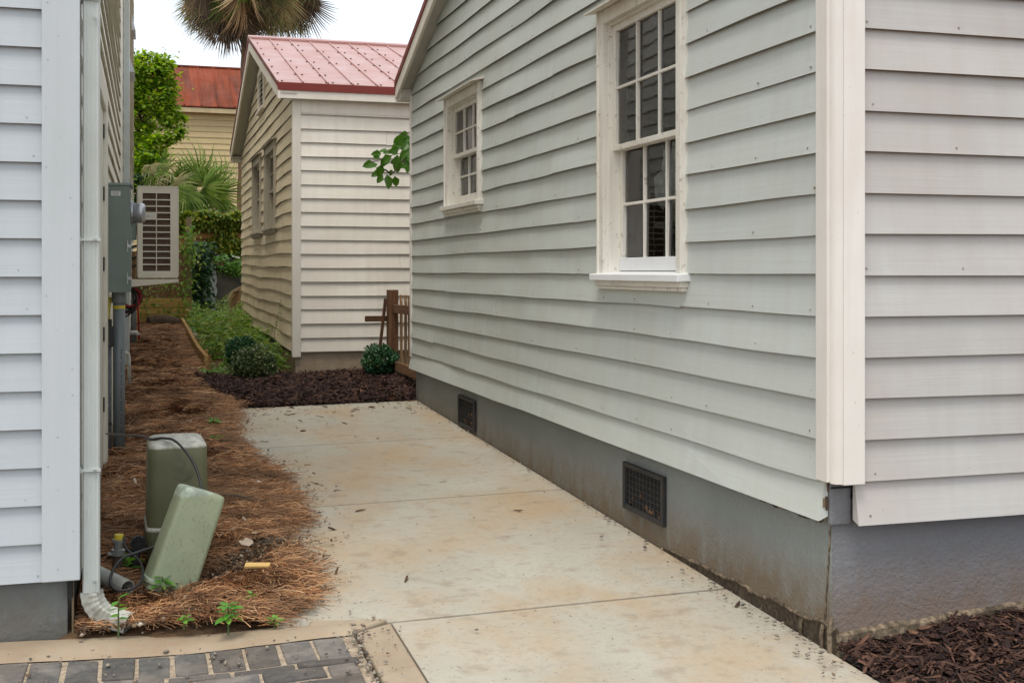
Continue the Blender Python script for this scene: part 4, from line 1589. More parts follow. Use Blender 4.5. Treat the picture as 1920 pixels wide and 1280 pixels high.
# embossed disc on the front of the cover
ring = []
for rr, dy in ((.066, .001), (.05, -.0022), (.01, -.003)):
    ring.append([Mx @ Vector((.02 + rr * math.cos(R(a)), -.179 + dy, .45 + rr * 1.15 * math.sin(R(a)))) for a in range(0, 360, 20)])
mb.rings(ring)
mb.build("embossed_disc", simple('mossy_disc_plastic', (.115, .118, .066), .5), pd, True)
pd2 = thing("utility_pedestal", "small pale green utility box leaning to the right against the dark pedestal", "utility pedestal", (.12, 5.5, -1.40))
Mt = Matrix.Translation((.092, 5.50, -1.385)) @ Matrix.Rotation(R(-6), 4, 'X') @ Matrix.Rotation(R(19.5), 4, 'Y') @ Matrix.Rotation(R(14), 4, 'Z')
mb = MB(); mb.rings(loft([(-.03, .212, .155, .022), (.006, .212, .155, .022), (.40, .200, .140, .022), (.416, .197, .137, .024), (.426, .188, .128, .024), (.430, .16, .10, .02)], Mt))
mb.build("cover", M['ped_new'], pd2, True)
mb = MB(); mb.rings(loft([(-.004, .234, .176, .035), (.012, .234, .176, .035), (.014, .215, .158, .03)], Mt))
mb.build("rim", M['ped_new'], pd2, True)
for o_ in (pd, pd2):
    for ch in o_.children:
        m_ = ch.modifiers.new("edge_split", 'EDGE_SPLIT')
        m_.split_angle = R(50)
# black cable
cbl = MB()
pts = [(-.235, 7.6, -.98), (-.12, 6.9, -.90), (-.03, 6.3, -.83), (.02, 5.98, -.805), (.075, 5.90, -.792), (.13, 5.82, -.80), (.20, 5.74, -.88), (.235, 5.66, -.98), (.225, 5.60, -1.06), (.15, 5.58, -1.15), (.06, 5.56, -1.215), (-.03, 5.52, -1.235), (-.10, 5.48, -1.25), (-.14, 5.42, -1.285), (-.15, 5.36, -1.325), (-.12, 5.32, -1.35), (-.05, 5.33, -1.345), (-.02, 5.42, -1.325), (-.03, 5.55, -1.29), (-.09, 5.62, -1.24), (-.10, 5.66, -1.20)]


def smooth_path(p, k=6):
    p = [Vector(q) for q in p]
    o = []
    for i in range(len(p) - 1):
        a, b, c, d_ = p[max(i - 1, 0)], p[i], p[i + 1], p[min(i + 2, len(p) - 1)]
        for j in range(k):
            t = j / k
            o.append(.5 * ((2 * b) + (c - a) * t + (2 * a - 5 * b + 4 * c - d_) * t * t + (3 * b - a - 3 * c + d_) * t ** 3))
    o.append(p[-1])
    return o


cbl.tube(smooth_path(pts), .0062, 8)
o = cbl.build("cable", M['rubber'], None, True)
set_props(o, "black cable looping over the dark green pedestal down to the straw", "cable")
# brass capped valve
vl = thing("pipe_valve", "short iron standpipe with a yellow cap beside the downspout", "valve", (-.12, 5.75, -1.33))
ax = Vector((.06, 0, 1)).normalized()
B0 = Vector((-.135, 5.72, -1.40))
mb = MB(); mb.tube([B0, B0 + ax * .13], .022, 10); mb.build("pipe", M['rusty'], vl)
mb = MB(); mb.tube([B0 + ax * .11, B0 + ax * .135], .032, 8).tube([B0 + ax * .17, B0 + ax * .182], .028, 10).tube([B0 + ax * .135, B0 + ax * .17], .02, 10).box(-.17, -.12, 5.70, 5.72, -1.285, -1.275)
mb.build("collar", M['galv'], vl)
mb = MB(); mb.tube([B0 + ax * .182, B0 + ax * .203], .022, 10); mb.build("cap", M['yellow_tape'], vl)
tp = thing("pipe_tap", "black tap fitting leaning against the dark green pedestal", "tap", (-.03, 5.8, -1.36))
mb = MB(); mb.tube([(-.075, 5.80, -1.40), (-.045, 5.84, -1.29)], .024, 8); mb.build("pipe", M['ladder'], tp)
mb = MB()
for a in range(0, 360, 45):
    mb.obox((-.040 + .025 * math.cos(R(a)), 5.82, -1.265 + .025 * math.sin(R(a))), (1, 0, 0), (0, 1, 0), (0, 0, 1), .011, .012, .011)
mb.tube([(-.040, 5.81, -1.265), (-.040, 5.84, -1.265)], .027, 10)
mb.build("handwheel", M['ladder'], tp)
# open pipe end
pe = MB()
a_, b_ = Vector((-.26, 5.60, -1.315)), Vector((-.082, 5.36, -1.355))
d_ = (b_ - a_).normalized()
pe.tube([a_, b_], .037, 18, False)
pe.tube([b_, b_ - d_ * .002, a_], .032, 18, False)
s_ = d_.cross(Vector((0, 0, 1))).normalized(); u_ = s_.cross(d_)
ro = [b_ + (s_ * math.cos(R(a)) + u_ * math.sin(R(a))) * .037 for a in range(0, 360, 20)]
ri = [b_ + (s_ * math.cos(R(a)) + u_ * math.sin(R(a))) * .032 for a in range(0, 360, 20)]
pe.rings([ro, ri], False)
o = pe.build("drain_pipe", M['pvc_open'] if 'pvc_open' in M else simple("pale_grey_pvc", (.36, .37, .34), .5, dirt=(.2, .17, .12), damt=.3), None, True)
set_props(o, "open grey plastic pipe end poking out from behind the front downspout", "pipe")
o = MB().tube([(.10, 7.1, -1.35), (.103, 7.1, -1.075)], .012, 8).tube([(.103, 7.1, -1.075), (.103, 7.1, -1.06)], .02, 8).tube([(.103, 7.1, -1.06), (.103, 7.1, -1.045)], .013, 8).build("stake", M['galv'], None)
set_props(o, "thin grey metal stake standing behind the dark green pedestal", "stake")


# ------------------------------------------------------------------ pine straw
def in_straw(n, y0, y1, dens=None):
    P = []
    while len(P) < n:
        y = random.uniform(y0, y1)
        ex = edge_x(y)
        ex += -.055 + .10 * mnoise.noise(Vector((0, y * 3.2, 31))) + .04 * mnoise.noise(Vector((0, y * 9, 31)))
        x = random.uniform(-.30, ex + .10)
        lo = 5.06 if x < -.05 else 5.06 - (x + .05) * .45
        if y < lo - random.random() * .08: continue
        if x > ex - .1 and random.random() < (x - ex + .1) / .16: continue
        if -.02 < x < .28 and 5.87 < y < 6.12: continue
        # bare earth around the pedestals
        bare = math.exp(-((x - .42) ** 2 / .03 + (y - 5.62) ** 2 / .05)) + .7 * math.exp(-((x + .05) ** 2 / .02 + (y - 5.75) ** 2 / .04)) + .8 * math.exp(-((x - .3) ** 2 / .06 + (y - 5.05) ** 2 / .01))
        bare += .9 * math.exp(-((x - .0) ** 2 / .015 + (y - 5.78) ** 2 / .03)) + .8 * math.exp(-((x + .12) ** 2 / .012 + (y - 5.42) ** 2 / .02)) + .85 * sm(.10, .34, mnoise.noise(Vector((x * 2.7, y * 2.2, 21))))
        if random.random() < bare * .88: continue
        if 9.5 < y and mnoise.noise(Vector((x * 3, y * 1.2, 0))) > .45 and random.random() < .6: continue
        P.append((x, y))
    return P


def needles(name, pts, lmin, lmax, wd, lift):
    n = len(pts)
    k = 4
    V = np.zeros((n, 2 * k, 3))
    for i, (x, y) in enumerate(pts):
        a0 = mnoise.noise(Vector((x * 1.8, y * 1.8, 11))) * 5 + random.gauss(0, 1.15)
        L = random.uniform(lmin, lmax)
        z = GS(x, y) + random.random() ** 2 * lift
        a = a0
        px, py = x, y
        curv = random.gauss(0, 4.0)
        zup = random.uniform(-.12, .20) if random.random() < .93 else random.uniform(.2, .5)
        ww = wd * random.uniform(.6, 1.3)
        for j in range(k):
            s = j / (k - 1)
            zz = z + math.sin(s * math.pi) * zup * L * .4 + (s - .5) * random.uniform(-.01, .02)
            nx, ny = -math.sin(a) * ww / 2, math.cos(a) * ww / 2
            tz = ww * .3
            V[i, 2 * j] = (px - nx, py - ny, zz - tz)
            V[i, 2 * j + 1] = (px + nx, py + ny, zz + tz)
            a += curv * L / (k - 1)
            px += math.cos(a) * L / (k - 1)
            py += math.sin(a) * L / (k - 1)
    tf = np.array([[0, 2, 3, 1], [2, 4, 5, 3], [4, 6, 7, 5]])
    F = (tf[None] + (np.arange(n) * 2 * k)[:, None, None]).reshape(-1, 4)
    V = V.reshape(-1, 3)
    bad = V[:, 0] < -.275
    V[bad, 0] = -.275
    return V, F


Va, Fa = needles("a", in_straw(32000, 4.75, 7.6), .06, .15, .0025, .024)
Vb, Fb = needles("b", in_straw(21000, 7.6, 11.5), .08, .17, .0034, .035)
Vc, Fc = needles("c", in_straw(15000, 11.5, 21.5), .09, .20, .0060, .03)
V = np.concatenate([Va, Vb, Vc]); F = np.concatenate([Fa, Fb + len(Va), Fc + len(Va) + len(Vb)])
o = np_mesh("pine_straw", V, F, M['needle'], None, 'stuff')
set_props(o, "rusty brown pine straw bed along the left house", "pine straw")


# ------------------------------------------------------------------ mulch
def chips(pts, zfun, lmin, lmax, mat, name, label, lift=.025, cat="mulch", wd=(.12, .3)):
    n = len(pts)
    tv = [(-.5, -.35, -.2), (-.5, .3, -.2), (.5, -.2, -.1), (.5, .15, -.1), (-.45, -.3, .25), (-.45, .25, .2), (.45, -.15, .2), (.48, .12, .15), (0, -.5, 0), (0, .5, 0)]
    tf = [(4, 8, 6), (4, 6, 7), (4, 7, 5), (5, 7, 9), (0, 8, 4), (8, 2, 6), (5, 9, 1), (9, 7, 3), (2, 3, 7), (2, 7, 6), (0, 4, 5), (0, 5, 1)]
    P = np.array([(x, y, zfun(x, y) + random.random() ** 1.6 * lift) for x, y in pts])
    L = rng.uniform(0, 1, n) ** 2 * (lmax - lmin) + lmin
    Sc = np.stack([L, L * rng.uniform(wd[0], wd[1], n), L * rng.uniform(.06, .16, n)], 1)
    V, F = scatter(tv, tf, P, rots(rng.uniform(0, 6.28, n), rng.normal(0, .32, n), rng.normal(0, .5, n)), Sc)
    o = np_mesh(name, V, F, mat, None, 'stuff')
    set_props(o, label, cat)
    return o


def ZMF(x, y):  # front mulch bed, right of the corner
    return G(2.4, 3.6) - .005 + .06 * sm(2.36, 3.3, x) + .03 * sm(3.2, 3.85, y) + .02 * mnoise.noise(Vector((x * 5, y * 5, 2)))


pts = []
while len(pts) < 15000:
    x, y = random.uniform(2.36, 4.3), random.uniform(2.7, 3.85)
    if x < 2.40 + .02 * random.random(): continue
    pts.append((x, y))
ground_grid("mulch_bed_soil", [2.402 + .1 * i for i in range(22)], [2.5 + .1 * i for i in range(14)], lambda x, y: ZMF(x, y) - .012, M['mulch_soil'] if 'mulch_soil' in M else simple("mulch_soil", (.02, .012, .009), .95))
chips(pts, ZMF, .02, .085, M['mulch'], "wood_mulch", "dark red brown bark mulch below the right house front")


def ZMB(x, y):
    return G(x, y) + .01 + .04 * sm(10.86, 11.3, y) + .03 * mnoise.noise(Vector((x * 3, y * 3, 5)))


def in_mulch(x, y):
    if y < 10.84 or y > 13.6: return False
    lx = edge_x(y) - .12
    if x < lx + .05 * mnoise.noise(Vector((x * 4, y * 4, 0))): return False
    if x > 1.50 and y > 12.96: return False
    if x < 1.5 and y > 13.05 + .35 * (1.5 - x) * .3: return False
    if x > 3.4: return False
    if x > 2.38 and y < 10.99: return False
    return True


pts = []
while len(pts) < 17000:
    x, y = random.uniform(.4, 3.3), random.uniform(10.8, 13.6)
    if in_mulch(x, y): pts.append((x, y))
ground_grid("mulch_bed_soil", [.72 + .12 * i for i in range(22)], [10.885 + .12 * i for i in range(18)], lambda x, y: ZMB(x, y) - .012 - (.2 if not in_mulch(x, y) and y > 12.9 else 0), bpy.data.materials["mulch_soil"])
chips(pts, ZMB, .03, .11, M['mulch'], "wood_mulch", "dark bark mulch bed between the slab and the cream house", lift=.035)

# litter and gravel on the slab
pts = []
for _ in range(330):
    y = random.uniform(4.7, 10.8)
    pts.append((edge_x(y) + abs(random.gauss(0, .09)), y))
for _ in range(130): pts.append((2.38 - abs(random.gauss(0, .03)), random.uniform(3.6, 10.8)))
for _ in range(90): pts.append((2.37 - abs(random.gauss(0, .06)), random.uniform(3.6, 5.0)))
for _ in range(30): pts.append((random.uniform(.9, 2.35), random.uniform(3.5, 10.6)))
for _ in range(260): pts.append((random.uniform(-.6, .95), 4.35 + random.gauss(.2, .22)))
for _ in range(130): pts.append((.755 + random.gauss(0, .015), random.uniform(3.9, 4.6)))
for _ in range(120): pts.append((random.uniform(.1, .7), random.uniform(5.0, 5.9)))
for _ in range(160): pts.append((random.uniform(-.28, .1), random.uniform(5.1, 5.9)))
pts = [(x, y) for x, y in pts if not (y > 10.84) and not (x > 2.39)]
tv = [(0, 0, .5), (.6, 0, 0), (0, .5, .05), (-.5, 0, 0), (0, -.55, 0), (.1, 0, -.4)]
tf = [(0, 1, 2), (0, 2, 3), (0, 3, 4), (0, 4, 1), (5, 2, 1), (5, 3, 2), (5, 4, 3), (5, 1, 4)]
P = np.array([(x, y, (GS(x, y) if (x < edge_x(y) - .05 and y > 5) else G(x, y) + .012) + .004) for x, y in pts])
n = len(P)
s = .006 + rng.uniform(0, 1, n) ** 4 * .016
V, F = scatter(tv, tf, P, rots(rng.uniform(0, 6, n), rng.uniform(-.4, .4, n), rng.uniform(-.4, .4, n)), np.stack([s * 1.3, s, s * .8], 1))
set_props(np_mesh("gravel", V, F, M['gravel'], None, 'stuff'), "small stones scattered along the slab edges", "gravel")
pts = [(random.uniform(.85, 2.35), 10.8 - abs(random.gauss(0, .45))) for _ in range(130)] + [(random.uniform(.9, 2.35), random.uniform(3.6, 10.6)) for _ in range(26)] + [(edge_x(y) + abs(random.gauss(0, .12)), y) for y in [random.uniform(4.9, 10.7) for _ in range(120)]]
o = chips(pts, lambda x, y: G(x, y) + .006, .012, .075, M['litter'], "leaf_litter", "bits of bark and twigs scattered on the concrete", lift=.002, cat="litter", wd=(.08, .3))
pts = [(lambda y: (random.uniform(-.22, edge_x(y) - .05), y))(random.uniform(5.0, 10.5)) for _ in range(150)]
M['pale_litter'] = island_mat("pale_litter", [(.30, .20, .12), (.45, .33, .22), (.60, .52, .42), (.22, .12, .06)], .9)
chips(pts, GS, .02, .075, M['pale_litter'], "leaf_litter", "pale dry leaf scraps and chips lying in the pine straw", lift=.03, cat="litter", wd=(.2, .6))
# dirt clods by the pedestals
pts = [(random.gauss(.42, .12), random.gauss(5.6, .16)) for _ in range(650)] + [(random.uniform(-.25, .05), random.uniform(5.2, 6.2)) for _ in range(380)]
for _ in range(3200):
    y = random.uniform(4.95, 11)
    x = random.uniform(-.25, edge_x(y))
    if mnoise.noise(Vector((x * 2.7, y * 2.2, 21))) > .08 or random.random() < .16: pts.append((x, y))
for _ in range(500): pts.append((random.uniform(-.25, .62), random.gauss(5.0, .035)))
P = np.array([(x, y, GS(x, y) + random.uniform(-.004, .008)) for x, y in pts])
n = len(P); s = .006 + rng.uniform(0, 1, n) ** 3 * .022
V, F = scatter(tv, tf, P, rots(rng.uniform(0, 6, n), rng.uniform(-.4, .4, n), rng.uniform(-.4, .4, n)), np.stack([s * 1.3, s, s * .9], 1))
M['clod'] = island_mat("clods", [(.05, .032, .02), (.10, .065, .04), (.17, .11, .065), (.24, .16, .10), (.52, .45, .36)], .95, pos=[0, .4, .75, .95, 1])
set_props(np_mesh("dirt_clods", V, F, M['clod'], None, 'stuff'), "crumbly brown soil beside the pale green box", "soil")


def flat_bit(name, label, cat, x, y, pts, z, mat, th=.008, yaw=0, tilt=0):
    mb = MB()
    Mq = Matrix.Translation((x, y, z)) @ Matrix.Rotation(yaw, 4, 'Z') @ Matrix.Rotation(tilt, 4, 'X')
    a = [Mq @ Vector((p[0], p[1], 0)) for p in pts]
    b = [Mq @ Vector((p[0], p[1], th)) for p in pts]
    mb.rings([a, b])
    return set_props(mb.build(name, mat), label, cat)


flat_bit("wood_offcut", "clean yellow wood offcut lying on the soil right of the pale green box", "wood offcut", .47, 5.42, [(-.055, -.015), (.055, -.014), (.056, .014), (-.054, .016)], GS(.47, 5.42) + .035, M['chip_wood'], .01, -.28, .35)
flat_bit("dead_leaf", "pale curled dead leaf on the soil above the yellow offcut", "leaf", .45, 5.78, [(-.03, -.01), (0, -.028), (.03, -.012), (.035, .01), (.012, .034), (-.012, .018), (-.035, .02)], GS(.45, 5.78) + .035, simple("pale_dead_leaf", (.45, .36, .27), .8), .003, .4, .5)
flat_bit("dead_leaf", "tan dead leaf by the slab edge right of the pedestals", "leaf", .62, 6.35, [(-.035, -.01), (0, -.022), (.03, -.012), (.035, .01), (.012, .024), (-.03, .02)], GS(.62, 6.35) + .02, simple("tan_dead_leaf", (.36, .21, .12), .8), .003, -.4, .3)
o = MB().tube([(.33, 6.9, GS(.33, 6.9) + .02), (.48, 6.82, GS(.48, 6.82) + .03), (.62, 6.70, GS(.62, 6.7) + .02)], [.012, .014, .006], 6).build("fallen_stick", M['twig'])
set_props(o, "dark fallen stick lying in the straw right of the pedestals", "stick")


# ------------------------------------------------------------------ young plants
def plant(x, y, h, nl, size, label, z=None, mat=None, cat="plant", lean=0, name="young_plant"):
    z = GS(x, y) if z is None else z
    t = thing(name, label, cat, (x, y, z))
    mb = MB()
    top = Vector((x + lean, y, z + h))
    mb.tube([(x, y, z - .02), (x + lean * .4, y + .005, z + h * .5), top], [.004, .003, .0015], 5)
    P, YA, PI = [], [], []
    for i in range(nl):
        k = .35 + .65 * (i + .5) / nl
        a = i * 2.4 + random.uniform(-.4, .4)
        st_ = Vector((x + lean * k, y, z + h * k))
        P.append(st_); YA.append(a); PI.append(random.uniform(-.5, .35))
    mb.build("stem", M['stem'], t)
    sz = size * rng.uniform(.75, 1.2, nl)
    V, F = scatter(LEAF_V, LEAF_F, np.array(P), rots(np.array(YA), np.array(PI), rng.uniform(-.4, .4, nl)), np.stack([sz, sz * .85, sz], 1))
    np_mesh("leaves", V, F, mat or M['seedling'], t)
    return t


def at_ground(u, v):
    z = -1.3
    c, s = math.cos(YAW), math.sin(YAW)
    a, b = (u - 960) / 2240, -(v - 508) / 2240
    dx, dy = a * c + s, -a * s + c
    for _ in range(40):
        t = z / b
        z = .5 * z + .5 * GS(dx * t, dy * t)
    return dx * t, dy * t


for (u, v, h, nl, sz, lab) in ((240, 1078, .075, 7, .055, "bright green seedling between the open pipe end and the pale green box"),
                               (305, 1110, .06, 10, .042, "low bushy seedling at the foot of the pale green box"),
                               (340, 1095, .10, 4, .04, "single thin seedling in front of the pale green box"),
                               (428, 1180, .085, 14, .045, "leafy seedling in the straw near the brick edge"),
                               (345, 1170, .03, 5, .03, "tiny seedling in the straw between the elbow and the leafy seedling"),
                               (470, 1128, .03, 4, .03, "tiny pale seedling right of the leafy one"),
                               (515, 1175, .035, 5, .028, "small dull seedling nearest the slab corner"),
                               (400, 800, .06, 6, .06, "seedling right behind the lid of the dark green pedestal"),
                               (408, 832, .04, 5, .06, "broad leaved seedling right of the dark green pedestal"),
                               (222, 1185, .12, 6, .04, "seedling growing up through the mouth of the downspout elbow")):
    x, y = at_ground(u, v)
    plant(x, y, h * 1.15, nl + 3, sz * 1.3, lab)

# ------------------------------------------------------------------ shrubs
def ball_shrub(x, y, z, r, mat, label, n=4300, squash=.95):
    t = thing("boxwood_shrub", label, "shrub", (x, y, z - r), "clipped ball shrubs at the mulch bed")
    mb = MB()
    for k in range(5):
        a = k * 1.3
        mb.tube([(x + .02 * math.cos(a), y + .02 * math.sin(a), z - r - .05), (x + .4 * r * math.cos(a), y + .4 * r * math.sin(a), z), (x + .7 * r * math.cos(a), y + .7 * r * math.sin(a), z + .4 * r)], [.01, .007, .003], 5)
    mb.build("stem", M['twig'], t)
    P = []
    while len(P) < n:
        d = Vector((random.gauss(0, 1), random.gauss(0, 1), random.gauss(0, 1))).normalized()
        lump = 1 + .20 * mnoise.noise(d * 1.9 + Vector((x, y, 0))) + .16 * mnoise.noise(d * 5)
        if random.random() < .03: lump += random.uniform(0, .16)
        rr = r * lump * (1 - abs(random.gauss(0, .09)))
        if random.random() < .25: rr *= random.uniform(.6, .95)
        P.append((x + d.x * rr, y + d.y * rr, z + d.z * rr * squash))
    leaves("foliage", np.array(P), .030, mat, t, 'stuff', pitch=(-1.2, .8), aspect=1.1)


def gpos(u, v, y):
    c, s = math.cos(YAW), math.sin(YAW)
    a, b = (u - 960) / 2240, -(v - 508) / 2240
    t = y / (-a * s + c)
    return (a * c + s) * t, y, b * t


x, y, z = gpos(478, 689, 12.75)
ball_shrub(x, y, z, .232, M['box_olive'], "olive green clipped ball shrub, nearer of the two left of the cream corner")
x, y, z = gpos(455, 662, 13.5)
ball_shrub(x, y, z, .185, M['box_dark'], "dark green ball shrub half hidden behind the olive one")
x, y, z = gpos(714, 677, 12.45)
ball_shrub(x, y, z, .185, M['box_dark'], "dark green ball shrub in front of the wooden post at the fence")

# ------------------------------------------------------------------ picket fence beside the grey house corner
pf = thing("picket_fence", "short weathered picket fence between the cream house and the grey house corner", "fence", (2.5, 12, -1.15))
mb = MB(); mb.box(2.435, 2.545, 12.45, 12.55, -1.25, -.20)
mb.build("post", M['fence_wood'], pf, False, .004)
for zz_, h_ in ((-.40, .09), (-1.0, .10)):
    mb = MB(); mb.beam((2.50, 12.5, zz_), (2.47, 11.02, zz_ + .02), .035, h_)
    mb.build("rail", M['fence_rail'], pf, False, .003)
mb = MB(); mb.box(2.20, 2.44, 12.50, 12.535, -.535, -.475)
mb.build("rail", M['fence_wood'], pf, False, .003)
pk = None
for i in range(6):
    y = 12.24 - i * .205
    zt = -.235 + random.uniform(-.012, .012)
    mb = MB()
    zb_ = -1.18
    x = 2.505 - .02 * i / 9 + .02
    lean = random.uniform(-.02, .02)
    prof = []
    for (z, wdt) in ((zb_, .030), (zt - .16, .030), (zt - .13, .020), (zt - .11, .030), (zt - .07, .032), (zt - .03, .018), (zt - .012, .02), (zt, .008)):
        k = (z - zb_) / (zt - zb_)
        prof.append([(x, y - wdt + lean * k, z), (x + .018, y - wdt + lean * k, z), (x + .018, y + wdt + lean * k, z), (x, y + wdt + lean * k, z)])
    mb.rings(prof)
    mb.build("picket", M['picket'], pf)
o = MB().beam((2.405, 12.44, -.29), (2.30, 12.40, -1.12), .018, .03).build("leaning_stick", M['fence_wood'])
set_props(o, "thin dark brown stick leaning against the wooden fence post", "stick")

# leafy branch reaching out from behind the grey house
bt = thing("tree_branch", "leafy green branch hanging out from behind the grey house corner", "branch", (2.75, 12.2, 1.3))
mb = MB()
bp = [gpos(800, 262, 12.3), gpos(768, 285, 12.2), gpos(750, 310, 12.15), gpos(735, 325, 12.1), gpos(722, 318, 12.05)]
mb.tube(smooth_path(bp, 4), .009, 5)
mb.tube(smooth_path([gpos(780, 255, 12.2), gpos(765, 258, 12.15), gpos(752, 250, 12.1)], 4), .004, 5)
mb.tube(smooth_path([gpos(768, 285, 12.2), gpos(740, 290, 12.1), gpos(712, 300, 12.05), gpos(695, 305, 12.0)], 4), .004, 5)
mb.tube(smooth_path([gpos(775, 275, 12.2), gpos(750, 280, 12.1), gpos(720, 285, 12.05)], 4), .004, 5)
mb.build("twig", M['twig'], bt)
spots = [(765, 250, 200, .8), (757, 256, 215, .9), (772, 262, 250, .8), (757, 272, 190, 1.0), (748, 278, 205, .9), (765, 268, 230, .8), (772, 275, 270, .9), (738, 285, 185, .75),
         (715, 288, 188, .8), (722, 293, 255, .85), (728, 284, 175, .7), (735, 292, 215, .95), (745, 290, 262, 1.1), (758, 292, 300, 1.1), (768, 290, 285, .9), (752, 302, 262, .6),
         (702, 305, 200, .9), (708, 308, 195, .85), (716, 308, 255, .95), (738, 307, 340, .9), (748, 312, 250, .5), (715, 322, 205, .8), (718, 328, 235, .7), (726, 327, 275, 1.05), (740, 330, 285, .8),
         (770, 282, 210, 1), (773, 295, 265, .9), (762, 262, 180, .8), (774, 270, 190, .9), (730, 300, 225, .6), (760, 284, 240, .7), (746, 300, 205, .6), (768, 304, 255, .8), (735, 318, 250, .5), (712, 296, 170, .5), (772, 258, 205, .8), (770, 300, 215, .7)]
P, YA, PI, SZ = [], [], [], []
me_l = None
for (u, v, a, s) in spots:
    p = gpos(u, v, 12.1 + random.uniform(-.15, .15))
    mb = MB()
    d2 = Vector((math.cos(R(a)), random.uniform(-.5, .5), math.sin(R(a)))).normalized()
    side = d2.cross(Vector((random.uniform(-.4, .4), -1, random.uniform(-.5, .9)))).normalized()
    nn = side.cross(d2)
    L_ = .15 * s
    mb.add([Vector(p) + d2 * (q[0] * L_) + side * (q[1] * L_ * 1.15) + nn * (q[2] * L_ * 1.5) for q in LEAF_V], LEAF_F)
    mb.build("leaf", M['branch_leaf'], bt)

# ------------------------------------------------------------------ timber edging, weeds and the back of the path
ed = thing("timber_edging", "low golden timber edging between the straw path and the weeds", "garden edging", (.63, 16, -1.1))
ep = [(.655, 14.25), (.615, 15.6), (.60, 17.0), (.59, 18.6), (.56, 21.3)]
for (a, b) in zip(ep, ep[1:]):
    za_, zb2 = G(*a) + .05, G(*b) + .05
    mb = MB(); mb.beam((a[0], a[1] + .01, za_), (b[0], b[1] - .01, zb2), .045, .20)
    mb.build("plank", M['plank_y'], ed, False, .004)
for y in (14.6, 15.3):
    mb = MB(); mb.box(.675, .72, y, y + .045, -1.2, G(.65, y) + .12)
    mb.build("stake", M['plank_y'], ed, False, .003)


def blob_cloud(n, fn):
    P = []
    while len(P) < n:
        p = fn()
        if p: P.append(p)
    return np.array(P)


def weed_pt():
    y = random.uniform(13.3, 23.2)
    x = random.uniform(edge_x(y) + .05, 1.50 if y < 20.4 else 2.4)
    dn = mnoise.noise(Vector((x * 2.2, y * 1.1, 1)))
    hmax = .03 + .20 * max(0, dn + .2) + .16 * sm(16, 21, y) + .16 * sm(1.15, 1.5, x)
    if dn < .10 and x < 1.32 and random.random() < .95 - .5 * sm(17, 21, y): return None
    if y < 14.0 and random.random() < .5: return None
    return (x, y, G(x, y) + random.random() ** 1.3 * hmax)


P = blob_cloud(9500, weed_pt)
P2 = blob_cloud(850, weed_pt)
P2[:, 2] += .05
set_props(leaves("broad_weeds", P2, .13, M['weed'], None, 'stuff', tmpl='8', pitch=(-.5, .5), aspect=.8), "broad leaved weeds among the ferns beside the timber edging", "weeds")
o = leaves("weeds", P, .062, M['weed'], None, 'stuff', pitch=(-.8, .5), aspect=.75)
set_props(o, "tangle of green weeds and ferns along the cream house wall", "weeds")
P = blob_cloud(2600, lambda: (random.uniform(.55, 1.2), random.gauss(13.45, .15), 0))
P[:, 2] = [G(x, y) + random.uniform(0, .06) for x, y in P[:, :2]]
M['bright_weed'] = island_mat("bright_weed_leaves", [(.10, .20, .04), (.20, .32, .09), (.30, .40, .16)], .6, .3)
set_props(leaves("weeds", P, .045, M['bright_weed'], None, 'stuff', aspect=.6), "bright low weeds at the edge of the dark mulch", "weeds")
for (x, y, h, nl, sz, lab) in ((1.36, 14.0, .80, 16, .06, "tall spindly weed in front of the cream side wall"), (1.40, 15.2, .42, 14, .09, "leafy weed against the cream foundation")):
    plant(x, y, h, nl, sz, lab, G(x, y), M['weed'], "weed", .12)
# white stones and a rock
for (u, v, yy, s_, lab) in ((421, 695, 13.9, .05, "small white stone at the edge of the mulch near the ball shrubs"), (352, 605, 19.5, .11, "pale broken stone at the far end of the timber edging"), (362, 612, 18.6, .09, "flat tan stone beside the pale broken one")):
    x, y, z = gpos(u, v, yy)
    z = G(x, y)
    mb = MB()
    n_ = 8
    rg = []
    for (zz_, rr) in ((0, .9), (.35, 1.0), (.7, .75), (.9, .3)):
        rg.append([(x + s_ * rr * math.cos(a * .785) * random.uniform(.8, 1.15), y + s_ * rr * math.sin(a * .785) * random.uniform(.8, 1.1), z + s_ * zz_) for a in range(8)])
    mb.rings(rg)
    set_props(mb.build("stone", M['stone'] if 'stone' in M else simple("pale_stone", (.55, .47, .38), .85), None, True), lab, "stone")

# plank wall of a raised bed at the end of the path, log in front
YP = 21.2
rb = thing("raised_bed", "yellow pine plank raised bed at the end of the straw path", "raised bed", (.2, YP, -1))
zz0 = G(.2, YP) - .02
for i in range(3):
    mb = MB(); mb.box(-.30, .72, YP + random.uniform(0, .01), YP + .045, zz0 + i * .168, zz0 + i * .168 + .158)
    mb.build("plank", M['plank_x'], rb, False, .005)
mb = MB(); mb.box(.64, .73, YP + .05, YP + .14, zz0, .92)
set_props(mb.build("fence_post", M['grey_post'], None, False, .006), "grey weathered post at the right end of the plank bed", "post")
lg = MB()
lg.tube([(.02, 20.75, -.86), (.15, 20.8, -.845), (.35, 20.78, -.855), (.52, 20.8, -.87)], [.10, .115, .105, .08], 12)
set_props(lg.build("log", M['bark']), "dark mossy log lying in front of the plank bed", "log")
# brown board fence behind the bed
M['old_boards'] = wood('old_brown_boards', (.22, .12, .055), (.09, .05, .025), 'z')
bf = thing("board_fence", "brown vertical board fence behind the plank bed on the left", "fence", (.2, 21.8, -.5))
for i in range(8):
    x = -.32 + i * .125
    mb = MB(); mb.box(x, x + .1235, 22.0 + random.uniform(-.005, .005), 22.02, -.75, .35 + random.uniform(-.02, .02))
    mb.build("board", M['old_boards'], bf, False, .002)
mb = MB(); mb.box(-.32, .66, 22.026, 22.06, .15, .24)
mb.build("rail", M['cedar_z'], bf)
